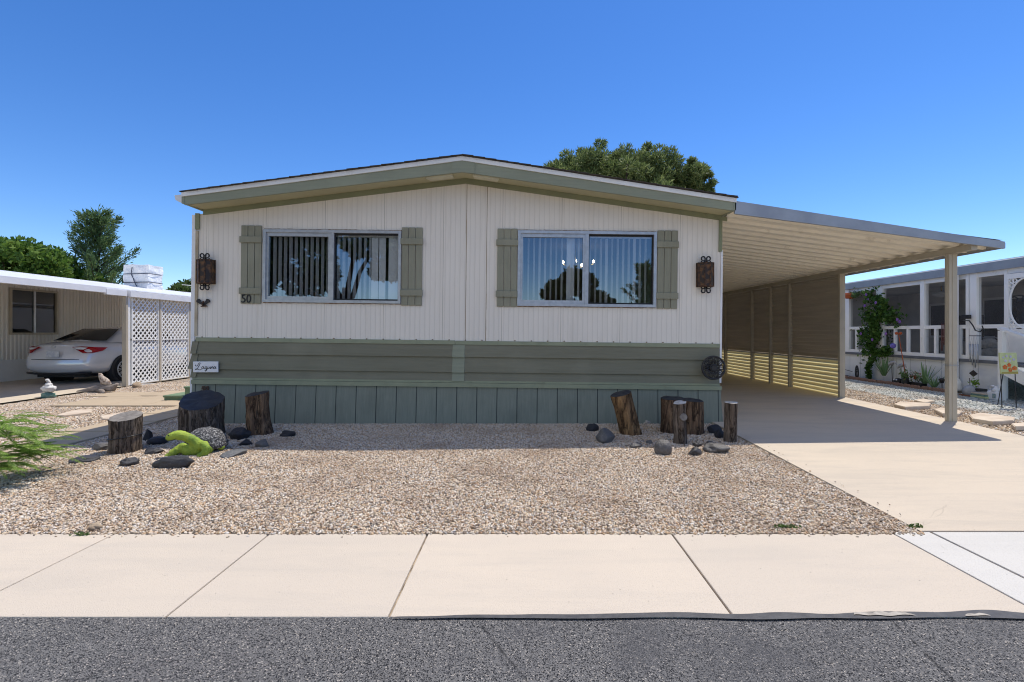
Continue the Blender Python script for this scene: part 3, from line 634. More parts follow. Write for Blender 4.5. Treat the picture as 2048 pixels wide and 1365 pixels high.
# frieze, soffit, fascia, roof
hw = (fx(1467)-fx(918)); XL = .07; RX0, RX1 = ridge_x-hw-XL, ridge_x+hw
def gable(y_plane, thick, top_e, top_p, bot_e, bot_p, hwid, name, m, gap=0):
    b = B()
    for s in (-1, 1):
        E = XL if (s < 0 and y_plane < DW-.1) else 0; dz = -(top_p-top_e)/hwid*E
        x0 = ridge_x; x1 = ridge_x+s*(hwid+E)
        pts = [(x0,y_plane,bot_p),(x1,y_plane,bot_e+dz),(x1,y_plane,top_e+dz),(x0,y_plane,top_p)]
        b.prism(pts, (0,thick,0))
    return b.obj(name, m, house)
gable(DW-.016, .014, wz(424), wz(355), wz(437), wz(368), (HX1-HX0)/2-.01, 'frieze_board', M['frieze'])
gable(DF+.004, .03, fz(398.5), fz(321), fz(415), fz(344), hw-.03, 'fascia_board', M['fascia'])
gable(DF-.012, .05, fz(390.5), fz(313), fz(399), fz(321.6), hw, 'drip_edge', M['white'])
b = B(); b.prism([(fx(897),DF-.004,fz(324.5)),(fx(897),DF-.004,fz(347)),(fx(918),DF-.004,fz(345)),(fx(943),DF-.004,fz(347)),(fx(943),DF-.004,fz(325)),(fx(918),DF-.004,fz(322.3))], (0,.008,0))
b.obj('fascia_joint_cover', M['fascia'], house)
b = B()
for s in (-1, 1):
    xe = ridge_x+s*(hw-.03+(XL if s < 0 else 0)); xw = ridge_x+s*((HX1-HX0)/2)
    b.face([(ridge_x,DF+.02,fz(343)),(xe,DF+.02,fz(414)),(xw,DW,wz(427)),(ridge_x,DW,wz(357))])
b.obj('soffit', M['soffit'], house)
b = B()
for s in (-1, 1):
    def sp(t, u):                                 # point on the soffit: t along, u from fascia to wall
        a = Vector((ridge_x,DF+.02,fz(343))).lerp(Vector((ridge_x+s*(hw-.03),DF+.02,fz(414))), t)
        c = Vector((ridge_x,DW,wz(357))).lerp(Vector((ridge_x+s*((HX1-HX0)/2),DW,wz(427))), t); return a.lerp(c, u)
    q = [sp(.038,.08), sp(.135,.08), sp(.125,.52), sp(.038,.52)]
    b.prism([p-Vector((0,0,.026)) for p in q], (0,0,.022))
b.obj('soffit_vent', M['ventpaint'], house)
b = B()
for s in (-1, 1):
    xe = ridge_x+s*(hw+.02+(XL if s < 0 else 0))
    zpk, zed = fz(313)+.004, fz(390.5)+.004-(.010 if s < 0 else 0)
    b.prism([(ridge_x,DF-.03,zpk),(xe,DF-.03,zed),(xe,DF-.03,zed+.008),(ridge_x,DF-.03,zpk+.008)], (0,LEN+.6,0))
    for i in range(24):                           # butt ends of the shingle courses along the rake
        t = (i+.5)/24; x = ridge_x+s*hw*t; z = zpk+(zed-zpk)*t
        b.obox((x, DF-.03+.2, z+.0095), Vector((s*hw/24*.5,0,(zed-zpk)/24*.5+.003)), (0,.21+.012*random.random(),0), (0,0,.0025+.0025*random.random()))
b.obj('roof', M['shingle'], house)
b = B(); zg = fz(397)
b.prism([(RX0+.01,DF+.06,zg+.03),(RX0-.14,DF+.06,zg+.01),(RX0-.125,DF+.06,zg-.05),(RX0-.08,DF+.06,zg-.075),(RX0+.01,DF+.06,zg-.08)], (0,LEN,0)); b.obj('gutter', M['whitemetal'], house)
b = B(); b.box(RX0-.004, RX0+.03, DF-.0, DF+.5, fz(414), fz(399)); b.box(RX1-.035, RX1-.002, DF-.0, DF+.5, fz(414), fz(399)); b.obj('eave_end_board', M['fascia'], house)

# windows
def window(W, blinds, wide, vis):
    x0, x1, z0, z1 = W; fw = .038
    root = B(); y0, y1 = DW-.035, DW+.07
    root.box(x0, x1, y0, y1, z1-fw, z1); root.box(x0, x1, y0, y1, z0, z0+fw); root.box(x0, x0+fw, y0, y1, z0+fw, z1-fw); root.box(x1-fw, x1, y0, y1, z0+fw, z1-fw)
    win = root.obj('window', M['alu'], house)
    xm = (x0+x1)/2; f = B()
    f.box(xm-.028, xm+.022, DW-.025, DW+.06, z0+fw, z1-fw)
    i0, i1 = z0+fw, z1-fw
    xa, xb = x0+fw, xm-.028
    f.box(xa, xb, DW-.012, DW+.03, i0, i0+.045); f.box(xa, xb, DW-.012, DW+.03, i1-.05, i1); f.box(xa, xa+.03, DW-.012, DW+.03, i0+.045, i1-.05); f.box(xb-.03, xb, DW-.012, DW+.03, i0+.045, i1-.05)
    f.obj('sash', M['alu'], win)
    g = B(); d = .022
    g.box(xm+.022, x1-fw, DW+.012, DW+.02, i0, i0+d); g.box(xm+.022, x1-fw, DW+.012, DW+.02, i1-d, i1); g.box(xm+.022, xm+.022+d*.6, DW+.012, DW+.02, i0+d, i1-d); g.box(x1-fw-d*.6, x1-fw, DW+.012, DW+.02, i0+d, i1-d)
    g.obj('gasket', M['darkplastic'], win)
    for a, c, yy in ((xa+.03, xb-.03, DW+.012), (xm+.022, x1-fw, DW+.03)):
        p = B(); p.face([(a,yy,i0),(c,yy,i0),(c,yy,i1),(a,yy,i1)]); p.obj('pane', M['pane'], win)
    s = B()
    s.box(x0+fw, x1-fw, DW+.072, DW+.104, z1-.075, z1-.02)
    for (t, ang, wd) in blinds:
        x = x0+fw+(x1-x0-2*fw)*t; a = R(ang); hd = wd/2
        s.obox((x, DW+.092, (z0+z1)/2-.02), (math.sin(a)*hd, math.cos(a)*hd, 0), (math.cos(a)*.0012, -math.sin(a)*.0012, 0), (0,0,(z1-z0)/2-.06))
    s.obj('vertical_blind', M['blind'], win)
    for zz in (z0-.006, z1+.008):
        r = B(); n = int((x1-x0)/.03)
        r.tube([(x0+(x1-x0)*q/n, DW-.003, zz+.004*noise.noise(Vector((q*.9, zz, x0)))) for q in range(n+1)], [.0045+.005*max(0, noise.noise(Vector((q*.7, zz*3, x0)))+.35) for q in range(n+1)], 6); r.obj('sealant', M['rust'], win)
    return win
bl = [((i+.9)/24.5, 19+6*random.random(), .056) for i in range(19)]+[(.805,80,.09),(.862,78,.09),(.935,84,.09),(.985,80,.09)]
window(W1, bl, 0, 0)
bl = [((i+.4)/23.5, -26+9*random.random()-(12 if i in (3,4,15,20) else 0), .050) for i in range(23) if i not in (8,9)]+[(.375,84,.088),(.40,60,.05)]
window(W2, bl, 0, 0)
def shutter(x0, x1, n):
    z0, z1 = wz(613), wz(457); s = B(); wdt = (x1-x0)/3
    for i in range(3):
        a, c = x0+i*wdt+.003, x0+(i+1)*wdt-.003
        s.box(a, c, DW-.022, DW-.001, z0, z1, .006)
    root = s.obj('shutter', M['shutter'], house)
    for zz in (z1-.195, z0+.175):
        t = B(); t.box(x0-.012, x1+.008, DW-.042, DW-.0225, zz-.043, zz+.043, .005); t.obj('batten', M['shutter'], root)
for a, c in ((479,520.5),(799.5,841.5),(990.2,1031),(1310,1351)): shutter(wx(a), wx(c), 0)
def front(x, z, y): return Matrix.Translation((x, y, z)) @ Matrix.Rotation(PI/2, 4, 'X')
textmesh('house_number', '50', .155, M['black'], house, front(wx(491.5), wz(604), DW-.028) @ Matrix.Diagonal((.92,1.05,1,1)), .004, .0, .0)
textmesh('house_number', '50', .105, M['brown'], house, front(wx(411), wz(784.5), DW-.036), .004, .004, .25)
# ceiling lamp inside, seen through the right-hand window
lamp = thing('chandelier', (1.02, DW+2.6, 2.62), 'lit chandelier hanging inside behind the right window blinds', 'chandelier')
b = B(); b.tube([(1.02,DW+2.6,2.95),(1.02,DW+2.6,2.60)], .012, 6); b.obj('stem', M['brass'], lamp)
for dx, dy, dz in ((-.24,-.05,-.02),(.02,.12,.03),(.34,.0,.0),(.10,-.16,-.09)):
    b = B(); b.tube([(1.02,DW+2.6,2.60),(1.02+dx*.5,DW+2.6+dy*.5,2.54),(1.02+dx,DW+2.6+dy,2.60+dz)], .01, 6); b.obj('arm', M['brass'], lamp)
    b = B(); b.blob((1.02+dx,DW+2.6+dy,2.65+dz), (.020,.020,.030), 2, 0); b.obj('bulb', M['bulb'], lamp)

# things fixed to the front wall
def lantern(cx, label):
    x, z = wx(cx[0]), wz(cx[1]-2); o = thing('wall_lantern', (x, DW, z), label, 'lantern', 'wall lanterns on the front of the home')
    w2, h2, d = .108, .165, .13
    b = B(); b.box(x-w2-.0, x+w2, DW-.02, DW-.002, z-h2, z+h2); b.obj('back_plate', M['rustmetal'], o)
    yb, yf = DW-.02, DW-d
    P = [(x-w2,yb),(x-w2*.92,yf+.045),(x-w2*.35,yf),(x+w2*.35,yf),(x+w2*.92,yf+.045),(x+w2,yb)]
    b = B()
    for i in range(5): b.face([(*P[i],z-h2+.014),(*P[i+1],z-h2+.014),(*P[i+1],z+h2-.014),(*P[i],z+h2-.014)])
    b.obj('glass_panel', M['amber'], o)
    b = B()
    for p in P: b.box(p[0]-.007, p[0]+.007, p[1]-.007, p[1]+.007, z-h2, z+h2)
    for zz in (z-h2, z+h2-.016): b.prism([(p[0],p[1]-.008,zz) for p in P], (0,0,.016))
    b.obj('frame', M['rustmetal'], o)
    b = B()
    for sg in (1, -1):
        for s in (-1, 1):
            pts = [(x+s*.011, DW-.07, z+sg*h2), (x+s*.011, DW-.07, z+sg*(h2+.045))]+[(x+s*(.036-.025*math.cos(t)), DW-.07, z+sg*(h2+.055+.026*math.sin(t))) for t in np.linspace(.2, PI*1.25, 9)]
            b.tube(pts, .0098, 6)
            pts = [(x+s*.016, DW-.07, z+sg*(h2+.03))]+[(x+s*(.042-.02*math.cos(t)), DW-.07, z+sg*(h2+.012+.014*math.sin(t))) for t in np.linspace(.4, PI*1.1, 7)]
            b.tube(pts, .008, 6)
    b.obj('scroll', M['iron'], o)
    return o
lantern((416,547), 'rusted wall lantern with iron scrolls at the left corner, above the eagle ornament')
lantern((1408,553), 'rusty amber wall lantern with iron scrolls at the right corner beside the carport')
def eagle():
    x, z = wx(408.5), wz(606); o = thing('eagle_ornament', (x, DW, z), 'small dark rusted eagle wall ornament with spread wings under the left lantern', 'wall ornament')
    for s in (-1, 1):
        b = B(); b.prism([(x+s*.008,DW-.03,z-.012),(x+s*.03,DW-.03,z+.016),(x+s*.05,DW-.03,z+.052),(x+s*.072,DW-.03,z+.05),(x+s*.088,DW-.03,z+.03),(x+s*.09,DW-.03,z+.008),(x+s*.065,DW-.03,z-.004),(x+s*.035,DW-.03,z-.022),(x+s*.01,DW-.03,z-.03)], (0,.018,0)); b.obj('wing', M['iron'], o)
    b = B(); b.blob((x,DW-.03,z-.012), (.016,.016,.032), 2, .05); b.blob((x+.012,DW-.03,z+.014), (.011,.011,.011), 1, 0); b.prism([(x-.035,DW-.03,z-.058),(x+.055,DW-.03,z-.052),(x+.03,DW-.03,z-.03),(x-.015,DW-.03,z-.04)], (0,.02,0)); b.obj('body', M['rustmetal'], o)
eagle()
def laguna():
    x0, x1 = wx(391.5), wx(441.5); z0, z1 = wz(744.5), wz(723); y = DW-.058
    o = thing('name_sign', ((x0+x1)/2, DW, z0), 'small white name sign lettered Laguna on the green siding at the left corner', 'sign')
    b = B(); b.box(x0, x1, y, y+.012, z0, z1, .004); b.obj('board', M['jug'], o)
    S = [[(.08,.72),(.06,.62),(.10,.56),(.15,.62),(.19,.80),(.24,.93),(.27,.88),(.24,.70),(.18,.42),(.13,.24),(.08,.17),(.05,.22),(.09,.28),(.16,.22),(.24,.15),(.30,.18),(.34,.28)],
         [(.41,.50),(.37,.53),(.33,.42),(.34,.30),(.39,.29),(.42,.44),(.425,.50),(.42,.34),(.45,.28),(.48,.32)],
         [(.55,.50),(.51,.53),(.475,.42),(.485,.30),(.53,.30),(.56,.48),(.555,.30),(.53,.06),(.49,.0),(.47,.06),(.53,.20),(.60,.32)],
         [(.60,.52),(.60,.36),(.62,.29),(.66,.34),(.69,.52),(.685,.34),(.71,.28)],
         [(.71,.28),(.73,.52),(.735,.28),(.76,.46),(.79,.53),(.81,.46),(.805,.32),(.83,.28)],
         [(.91,.50),(.87,.53),(.835,.42),(.845,.30),(.89,.29),(.92,.44),(.925,.50),(.92,.34),(.95,.27)]]
    for st in S:
        b = B(); b.tube([(x0+(x1-x0)*(.04+u*.93), y-.0015, z0+(z1-z0)*(.10+v*.85)) for u, v in st], .0036, 5); b.obj('letter', M['black'], o)
laguna()
def hosewheel():
    c = px(1427, 736, DW-.16); o = thing('round_trivet', tuple(c), 'black cast iron openwork wheel hung at the right corner of the green siding', 'wall ornament')
    rr = 24.5*DW/F*.97
    def ring(r, t, n=40): return [(c.x+r*math.cos(2*PI*k/n), c.y, c.z+r*math.sin(2*PI*k/n)) for k in range(n+1)]
    b = B(); b.tube(ring(rr-.012, 0), .013, 8, False); b.tube(ring(rr*.27, 0), .012, 8, False); b.lathe((0,0,0), [(.001,0)]*2, 3) if 0 else None
    b.obj('rim', M['iron'], o)
    for k in range(10):
        a = 2*PI*k/10; u = Vector((math.cos(a),0,math.sin(a))); v = Vector((-math.sin(a),0,math.cos(a))); b = B()
        for s in (-1, 1):
            b.tube([c+u*rr*.36, c+u*rr*.55+v*s*.024, c+u*rr*.74+v*s*.026, c+u*rr*.95], .0095, 6)
        b.tube([c+u*rr*.36, c+u*rr*.94], .006, 6)
        b.obj('leaf_scroll', M['iron'], o)
    b = B(); b.tube([c+Vector((0,.02,0)), c+Vector((0,-.02,0))], rr*.22, 16); b.obj('hub', M['iron'], o)
    b = B(); b.tube([c+Vector((0,.02,0)), Vector((c.x-.02, DW-.03, c.z))], .05, 10); b.obj('bracket', M['iron'], o)
hosewheel()

# ------------------------------------------------------------------ carport
cp = thing('carport', (5.9, 6.75, .07), 'tan metal carport with corrugated roof and slatted side wall right of the home', 'carport')
CX0, CX1 = 2.76, 6.26; CZ0, CZ1 = 2.86, 2.415; CYE = 17.5
def cz(x): return CZ0+(CZ1-CZ0)*(x-CX0)/(CX1-CX0)
b = B(); prof = []; y = DF+.03
while y < CYE:
    for dy, dz in ((0,0),(.085,0),(.098,.014),(.112,0),(.20,0),(.215,-.038),(.262,-.038)): prof.append((y+dy, dz))
    y += .278
for (ya, za), (yb, zb) in zip(prof[:-1], prof[1:]):
    b.face([(CX0,ya,cz(CX0)+za+.04),(CX1-.02,ya,cz(CX1)+za+.04),(CX1-.02,yb,cz(CX1)+zb+.04),(CX0,yb,cz(CX0)+zb+.04)])
b.obj('roof_pan', M['cream'], cp)
b = B(); b.face([(CX0,DF+.03,cz(CX0)+.085),(CX1,DF+.03,cz(CX1)+.085),(CX1,CYE,cz(CX1)+.085),(CX0,CYE,cz(CX0)+.085)]); b.obj('roof_top', M['steel'], cp)
b = B()
b.prism([(CX0,DF,fz(428)),(CX1,DF,2.385),(CX1,DF,2.475),(CX0,DF,fz(402))], (0,.03,0))
b.prism([(CX1-.02,DF,2.385),(CX1+.035,DF+.03,2.40),(CX1+.035,DF+.03,2.46),(CX1-.02,DF,2.475)], (0,CYE-DF,0))
b.obj('roof_edge', M['steel'], cp)
zb = cz(5.9)
b = B(); b.box(5.87, 5.95, DF+.05, CYE, zb-.085, zb-.003); b.obj('beam', M['tanmetal'], cp)
posts = [6.75, 9.06, 10.78, 11.62, 12.55, 14.2, 16.2]
for i, yy in enumerate(posts):
    b = B(); wd = .075 if i == 0 else .06
    b.box(5.91-wd/2-.02, 5.91+wd/2+.02, yy-wd/2, yy+wd/2, .05, zb-.086, .006)
    b.box(5.91-wd/2-.026, 5.91-wd/2-.0205, yy-.012, yy+.012, .06, zb-.09); b.box(5.895, 5.925, yy-wd/2-.005, yy-wd/2-.0005, .06, zb-.09)
    p = b.obj('post', M['tanmetal'], cp)
    if i == 0:
        b = B(); b.box(5.955, 5.978, yy-.035, yy+.02, .68, .90, .004); b.obj('junction_box', M['steel'], p)
        b = B(); b.box(5.84, 5.98, yy-.05, yy+.05, .845, .853); b.obj('strap', M['steel'], p)
for ya, yb in zip(posts[1:-1], posts[2:]):
    y0, y1 = ya+.032, yb-.032; b = B(); z = .80
    while z < 2.30:
        b.prism([(5.90,y0,z+.085),(5.955,y0,z),(5.960,y0,z+.006),(5.905,y0,z+.091)], (0,y1-y0,0)); z += .074
    b.obj('slat_panel', M['slat'], cp)
    b = B(); z = .10; pr = []
    while z < .80:
        for dz, dx in ((0,0),(.02,.012),(.04,.0),(.06,-.012)): pr.append((5.93+dx*1.4, z+dz))
        z += .08
    for (xa, za), (xb, zb2) in zip(pr[:-1], pr[1:]): b.face([(xa,y0,za),(xa,y1,za),(xb,y1,zb2),(xb,y0,zb2)])
    b.obj('fibreglass_panel', M['fibre'], cp)
    b = B(); b.box(5.895, 5.925, y0, y1, 2.315, 2.335); b.box(5.885, 5.90, y0, y1, .775, .80); b.obj('rail', M['tanmetal'], cp)
# back of the carport: dark shed wall at the far end
b = B(); b.box(2.76, 6.0, 17.55, 17.7, 0, 2.9); tag(b.obj('shed_wall', M['slat'], loc=(4.4,17.6,0)), 'brown shed wall closing the far end of the carport', 'wall')

# ------------------------------------------------------------------ stumps, rocks, turtle
def stump(base, h, r, lean, mb, mc, label, top_tilt=(0,0), rx=1.0, taper=1.0, parts=None, seed=0, wob=0.0, amp=.10):
    base = Vector(base)-Vector((0,0,.03)); h += .03
    o = thing('log_stump', tuple(base), label, 'stump', 'upright log stumps in the gravel')
    n, m = 64, 26; rings = []; bm = bmesh.new()
    for j in range(m+1):
        t = j/m; c = base+Vector((lean[0]*t+wob*math.sin(t*5+seed), lean[1]*t, h*t)); ring = []
        rr = r*(1+(taper-1)*t)*(1+.10*(1-t)**4)
        for k in range(n):
            a = 2*PI*k/n; d = Vector((math.cos(a)*rx, math.sin(a), 0))
            f1 = noise.noise(Vector((math.cos(a)*1.3, math.sin(a)*1.3, t*h*1.5+seed*3)))
            f2 = noise.noise(Vector((math.cos(a)*6, math.sin(a)*6, t*h*5+seed*7)))
            f3 = noise.noise(Vector((math.cos(a)*14, math.sin(a)*14, t*h*9+seed*5)))
            q = rr*(1+amp*f1*1.3+amp*.75*f2+amp*.4*f3)
            p = c+d*q
            if t > .7: p.z += (d.x*top_tilt[0]+d.y*top_tilt[1])*q*((t-.7)/.3)
            ring.append(bm.verts.new(p))
        rings.append(ring)
    for j in range(m):
        for k in range(n):
            f = bm.faces.new((rings[j][k], rings[j][(k+1)%n], rings[j+1][(k+1)%n], rings[j+1][k])); f.smooth = True
    bm.faces.new(rings[0][::-1]); top = [v.co.copy() for v in rings[-1]]
    me = bpy.data.meshes.new('bark'); bm.to_mesh(me); bm.free()
    link('bark', me, mb, o)
    b = B(); c = sum(top, Vector())/n; z = Vector((0,0,.004)); pr = None; lv = []
    for s in (1.0, .93, .6, .3):
        lv.append([b.bm.verts.new(c+(p-c)*s+z*(1 if s < 1 else 0)+Vector((0,0,.012*noise.noise(p*9)*(1 if s < .99 else 0)))) for p in top])
    cv = b.bm.verts.new(c+z)
    for a2, c2 in zip(lv[:-1], lv[1:]):
        for k in range(n): b.bm.faces.new((a2[k], a2[(k+1)%n], c2[(k+1)%n], c2[k]))
    for k in range(n): b.bm.faces.new((lv[-1][k], lv[-1][(k+1)%n], cv))
    b.obj('cut_top', mc, o, smooth=True)
    return o
def at(x, y): return gp(x, y)
kd = lambda p: p.y/F
p = at(250, 903); s1 = stump(p, .375, .138, (.01,0), M['barkA'], M['cutgrey'], 'grey barked log stump with a dark wire band round it, foremost on the left', (-.05,.24), seed=1, amp=.09)
b = B(); b.tube([(p.x+.149*math.cos(a), p.y+.149*math.sin(a), p.z+.16+.02*math.cos(a)) for a in np.linspace(0, 2*PI, 33)], .006, 6, False); b.obj('wire_band', M['black'], s1)
p = at(404, 872); stump(p, .44, .235, (0,0), M['barkA'], M['cutblack'], 'broad stump with black painted sloping top beside the turtle', (-.17,.36), seed=2, amp=.08)
p = at(523, 868); stump(p, .50, .125, (-.07,0), M['barkB'], M['cutblack'], 'narrow rough stump leaning left, right of the broad black topped stump', (.15,.1), seed=3, wob=.02, amp=.16, taper=1.05)
p = at(1263, 868); stump(p, .50, .125, (-.13,0), M['barkC'], M['cutblack'], 'orange barked leaning stump with black top, left of the right hand group', (.25,.1), seed=4, amp=.07)
p = at(1345, 864); stump(p, .425, .145, (0,0), M['barkB'], M['cutblack'], 'left half of the wide black topped stump pair by the skirting', (0,.05), seed=5, amp=.08)
p = at(1384, 866); stump(p, .41, .135, (.0,.0), M['barkB'], M['cutblack'], 'right half of the wide black topped stump pair by the skirting', (-.06,.05), seed=6, amp=.08)
p = at(1358, 887); s6 = stump(p, .465, .072, (.015,0), M['barkA'], M['cutpale'], 'slim stump with pale top and a round sawn knot facing the street', (.15,.1), seed=7, wob=.012, amp=.12)
b = B(); b.tube([(p.x+.025,p.y-.05,p.z+.31),(p.x+.028,p.y-.088,p.z+.315)], [.045,.04], 14); b.obj('knot', M['cutgrey'], s6)
p = at(1460, 884); stump(p, .455, .069, (.012,0), M['barkA'], M['cutpale'], 'slim post like stump with pale top at the driveway edge', (0,.05), seed=8, amp=.09)

rk = 0
def rock(x0, x1, y0, y1, m, label, amp=.16, fr=1.3, depth=.8, tilt=0, sharp=0, zf=1.0):
    global rk; rk += 1
    p = gp((x0+x1)/2, y1-1); k = p.y/F
    r0 = (x1-x0)*k/2; hh = (y1-y0)*k; rd = r0*depth
    # visible height mixes real height and ground depth: z*1 + depth*(H/D)
    hz = max(.022, (hh-2*rd*(H/p.y)*.55))*zf; c = p+Vector((0, rd*.8, hz*.36))
    bm = bmesh.new(); bmesh.ops.create_icosphere(bm, subdivisions=4, radius=1)
    for v in bm.verts:
        d = v.co.normalized(); q = 1+amp*2*noise.noise(d*fr+Vector((rk*5.1, rk*2.3, 0)))+amp*.5*noise.noise(d*fr*3+Vector((rk, 0, rk)))
        if sharp:
            for i in range(9):
                g = Vector((math.sin(rk*9.1+i*2.4), math.cos(rk*3.3+i*4.1), math.sin(i*1.7+rk)*.7+.2)).normalized(); t = d.dot(g)
                if t > .0: q = min(q, (.74+.14*math.sin(i*3+rk))/max(t, .2))
        v.co = Vector((d.x*q*r0, d.y*q*rd, d.z*q*hz*.62))
    for f in bm.faces: f.smooth = True
    bmesh.ops.rotate(bm, verts=bm.verts, cent=(0,0,0), matrix=Matrix.Rotation(tilt, 3, 'Y'))
    me = bpy.data.meshes.new('garden_rock'); bm.to_mesh(me); bm.free(); me.materials.append(m)
    o = bpy.data.objects.new('garden_rock', me); COL.objects.link(o); o.location = c
    return tag(o, label, 'rock', 'dark stones set in the gravel')
RD, RG, RB, SL = M['rockD'], M['rockG'], M['rockB'], M['slate']
rock(173,218,881,903,RG,'blocky grey brown stone just left of the banded grey stump', sharp=1)
rock(127,182,911,928,RD,'low flat dark stone nearest the fern tips', .12)
rock(233,266,916,935,RD,'small rounded dark stone in front of the banded stump, nearer the street', .2)
rock(278,316,895,912,RD,'dark stone between the banded stump and the turtle, in sun', .2, sharp=1)
rock(300,379,912,939,RD,'long log shaped dark stone in front of the turtle', .10, 2.2, .26, tilt=-.08, zf=1.0)
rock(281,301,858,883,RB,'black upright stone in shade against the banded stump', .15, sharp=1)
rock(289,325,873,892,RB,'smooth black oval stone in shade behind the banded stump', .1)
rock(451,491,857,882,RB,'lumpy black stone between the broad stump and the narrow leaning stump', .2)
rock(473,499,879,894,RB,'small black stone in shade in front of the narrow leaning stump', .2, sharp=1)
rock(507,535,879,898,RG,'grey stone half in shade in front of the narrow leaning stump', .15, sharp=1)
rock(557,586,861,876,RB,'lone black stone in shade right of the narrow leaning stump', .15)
rock(431,478,896,918,SL,'flat slab of grey slate lying right of the turtle', .06, 1, 1.1, tilt=-.12, sharp=1, zf=.8)
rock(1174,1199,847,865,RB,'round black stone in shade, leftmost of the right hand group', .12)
rock(1193,1231,857,889,RG,'large angular grey stone half in shade left of the orange leaning stump', .12, sharp=1)
rock(1260,1285,884,899,RG,'small peaked grey stone in front of the orange leaning stump', .2, sharp=1)
rock(1293,1307,881,890,RG,'tiny grey stone between the orange stump and the slim knotted stump', .2)
rock(1312,1347,879,913,RG,'large smooth egg shaped grey stone left of the slim knotted stump', .07, 1)
rock(1379,1409,894,914,RD,'pointed triangular dark stone in front of the slim knotted stump', .15, sharp=1)
rock(1388,1406,883,896,RD,'small dark stone behind the pointed triangular one', .2)
rock(1415,1463,886,909,RG,'broad creased grey stone in front of the post like stump', .16, 1.4)
rock(1414,1432,883,893,RG,'small grey stone touching the back of the broad creased one', .15)
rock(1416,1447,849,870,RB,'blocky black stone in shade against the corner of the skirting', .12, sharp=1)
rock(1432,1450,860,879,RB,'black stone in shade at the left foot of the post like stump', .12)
rock(173,195,1046,1064,M['tan_rock'],'small brown stone at the sidewalk edge, far left foreground', .2)
rock(1286,1302,841,850,M['chip'],'white stone chip against the skirting right of the orange stump', .2)

def turtle():
    p = gp(383, 910); s = p.y/F
    o = thing('turtle_statue', tuple(p), 'lime green garden turtle statue with speckled grey shell and raised head', 'statue')
    def q(x, y, dy=0.0): return Vector(((x-383)*s, dy, (910-y)*s))+p
    # body: blended from balls into one continuous mesh
    mbd = bpy.data.metaballs.new('tmp'); mbd.resolution = .012; mbd.render_resolution = .012; mbd.threshold = .6
    mo = bpy.data.objects.new('tmp', mbd); COL.objects.link(mo)
    for x, y, r_, dy in ((378,901,14,-.01),(394,900,16,.01),(410,900,13,.04),(396,890,12,.0),(391,882,11,-.02),(384,875,10.5,-.045),(375,869,11,-.07),(366,867,10.5,-.085),(358,869,9,-.10),(353,871,7,-.11),
                         (366,893,9,-.01),(359,899,9.5,-.03),(352,905,9,-.05),(345,911,7.5,-.065),(340,915,5.5,-.075),
                         (405,890,9.5,-.015),(413,889,9.5,-.035),(419,895,8.5,-.05),(418,903,8,-.06),(410,908,7.5,-.075),
                         (424,900,9,.15),(352,900,8,.14)):
        e = mbd.elements.new(); e.co = q(x, y, dy)-p; e.radius = r_*s/.70; e.stiffness = 2.0
    dg = bpy.context.evaluated_depsgraph_get(); dg.update()
    me = bpy.data.meshes.new_from_object(mo.evaluated_get(dg)); bpy.data.objects.remove(mo); me.name = 'body'
    me.materials.clear(); me.materials.append(M['tgreen']); me.polygons.foreach_set('use_smooth', [True]*len(me.polygons))
    bo = bpy.data.objects.new('body', me); COL.objects.link(bo); bo.parent = o; ORG[bo.name] = p
    tx = bpy.data.textures.new('wrinkle', 'CLOUDS'); tx.noise_scale = .02
    dm = bo.modifiers.new('wrinkle', 'DISPLACE'); dm.texture = tx; dm.strength = .010; dm.mid_level = .5
    b = B(); b.tube([q(350,874,-.135), q(356,876,-.148), q(363,875.5,-.140), q(369,873,-.120)], .0032, 5); b.obj('mouth', M['darkplastic'], o)
    b = B()
    c = q(391,893,.17); g = bmesh.ops.create_icosphere(b.bm, subdivisions=4, radius=1)
    for v in g['verts']:
        d = v.co.copy(); k = 1+.05*noise.noise(d*3)
        if d.z < -.25: d.z = -.25+(d.z+.25)*.1; 
        rim = 1.06 if d.z < 0 else 1
        v.co = c+Vector((d.x*.20*rim*k, d.y*.19*rim*k, d.z*.165*k))
        for f in v.link_faces: f.smooth = True
    b.obj('shell', M['tshell'], o)
    b = B(); b.blob(q(356,865.5,-.140), (.008,.007,.0055), 2, 0); b.obj('eye', M['black'], o)
turtle()

# ------------------------------------------------------------------ plants
def frond(o, base, az, L, rise, droop, npin=26, pl=.055):
    base = Vector(base); d = Vector((math.cos(az), math.sin(az), 0)); side = Vector((-d.y, d.x, 0)); pts = []
    bend = random.uniform(-.25, .25)
    for i in range(npin+1):
        t = i/npin; pts.append(base+d*L*t+side*bend*L*t*t+Vector((0,0,rise*t-droop*t*t)))
    V = []; Fc = []
    def quad(a, b2, c, e): n = len(V); V.extend([a,b2,c,e]); Fc.append((n,n+1,n+2,n+3))
    for a, b2 in zip(pts[:-1], pts[1:]): quad(a-side*.002, b2-side*.002, b2+side*.002, a+side*.002)
    for i in range(3, npin+1):
        t = i/npin; tn = (pts[i]-pts[i-1]).normalized(); ln = pl*(math.sin(PI*min(1, .15+t*.82))**.6)
        for s in (-1, 1):
            for h in (0, .5):
                pp = pts[i].lerp(pts[i-1], h)
                u = (side*s*.8+tn*.5+Vector((0,0,-.45+.25*random.random()))).normalized(); v = tn*.9+Vector((0,0,.3*s)); v.normalize()
                l2 = ln*random.uniform(.8,1.15); w_ = .0042
                quad(pp, pp+u*l2*.45+v*w_, pp+u*l2, pp+u*l2*.45-v*w_)
    return arrmesh('frond', [tuple(v) for v in V], Fc, M['fern'], o)
pl = gp(-45, 968)
fo = thing('feathery_shrub', tuple(pl), 'feathery bright green shrub with fern like fronds at the left edge', 'shrub')
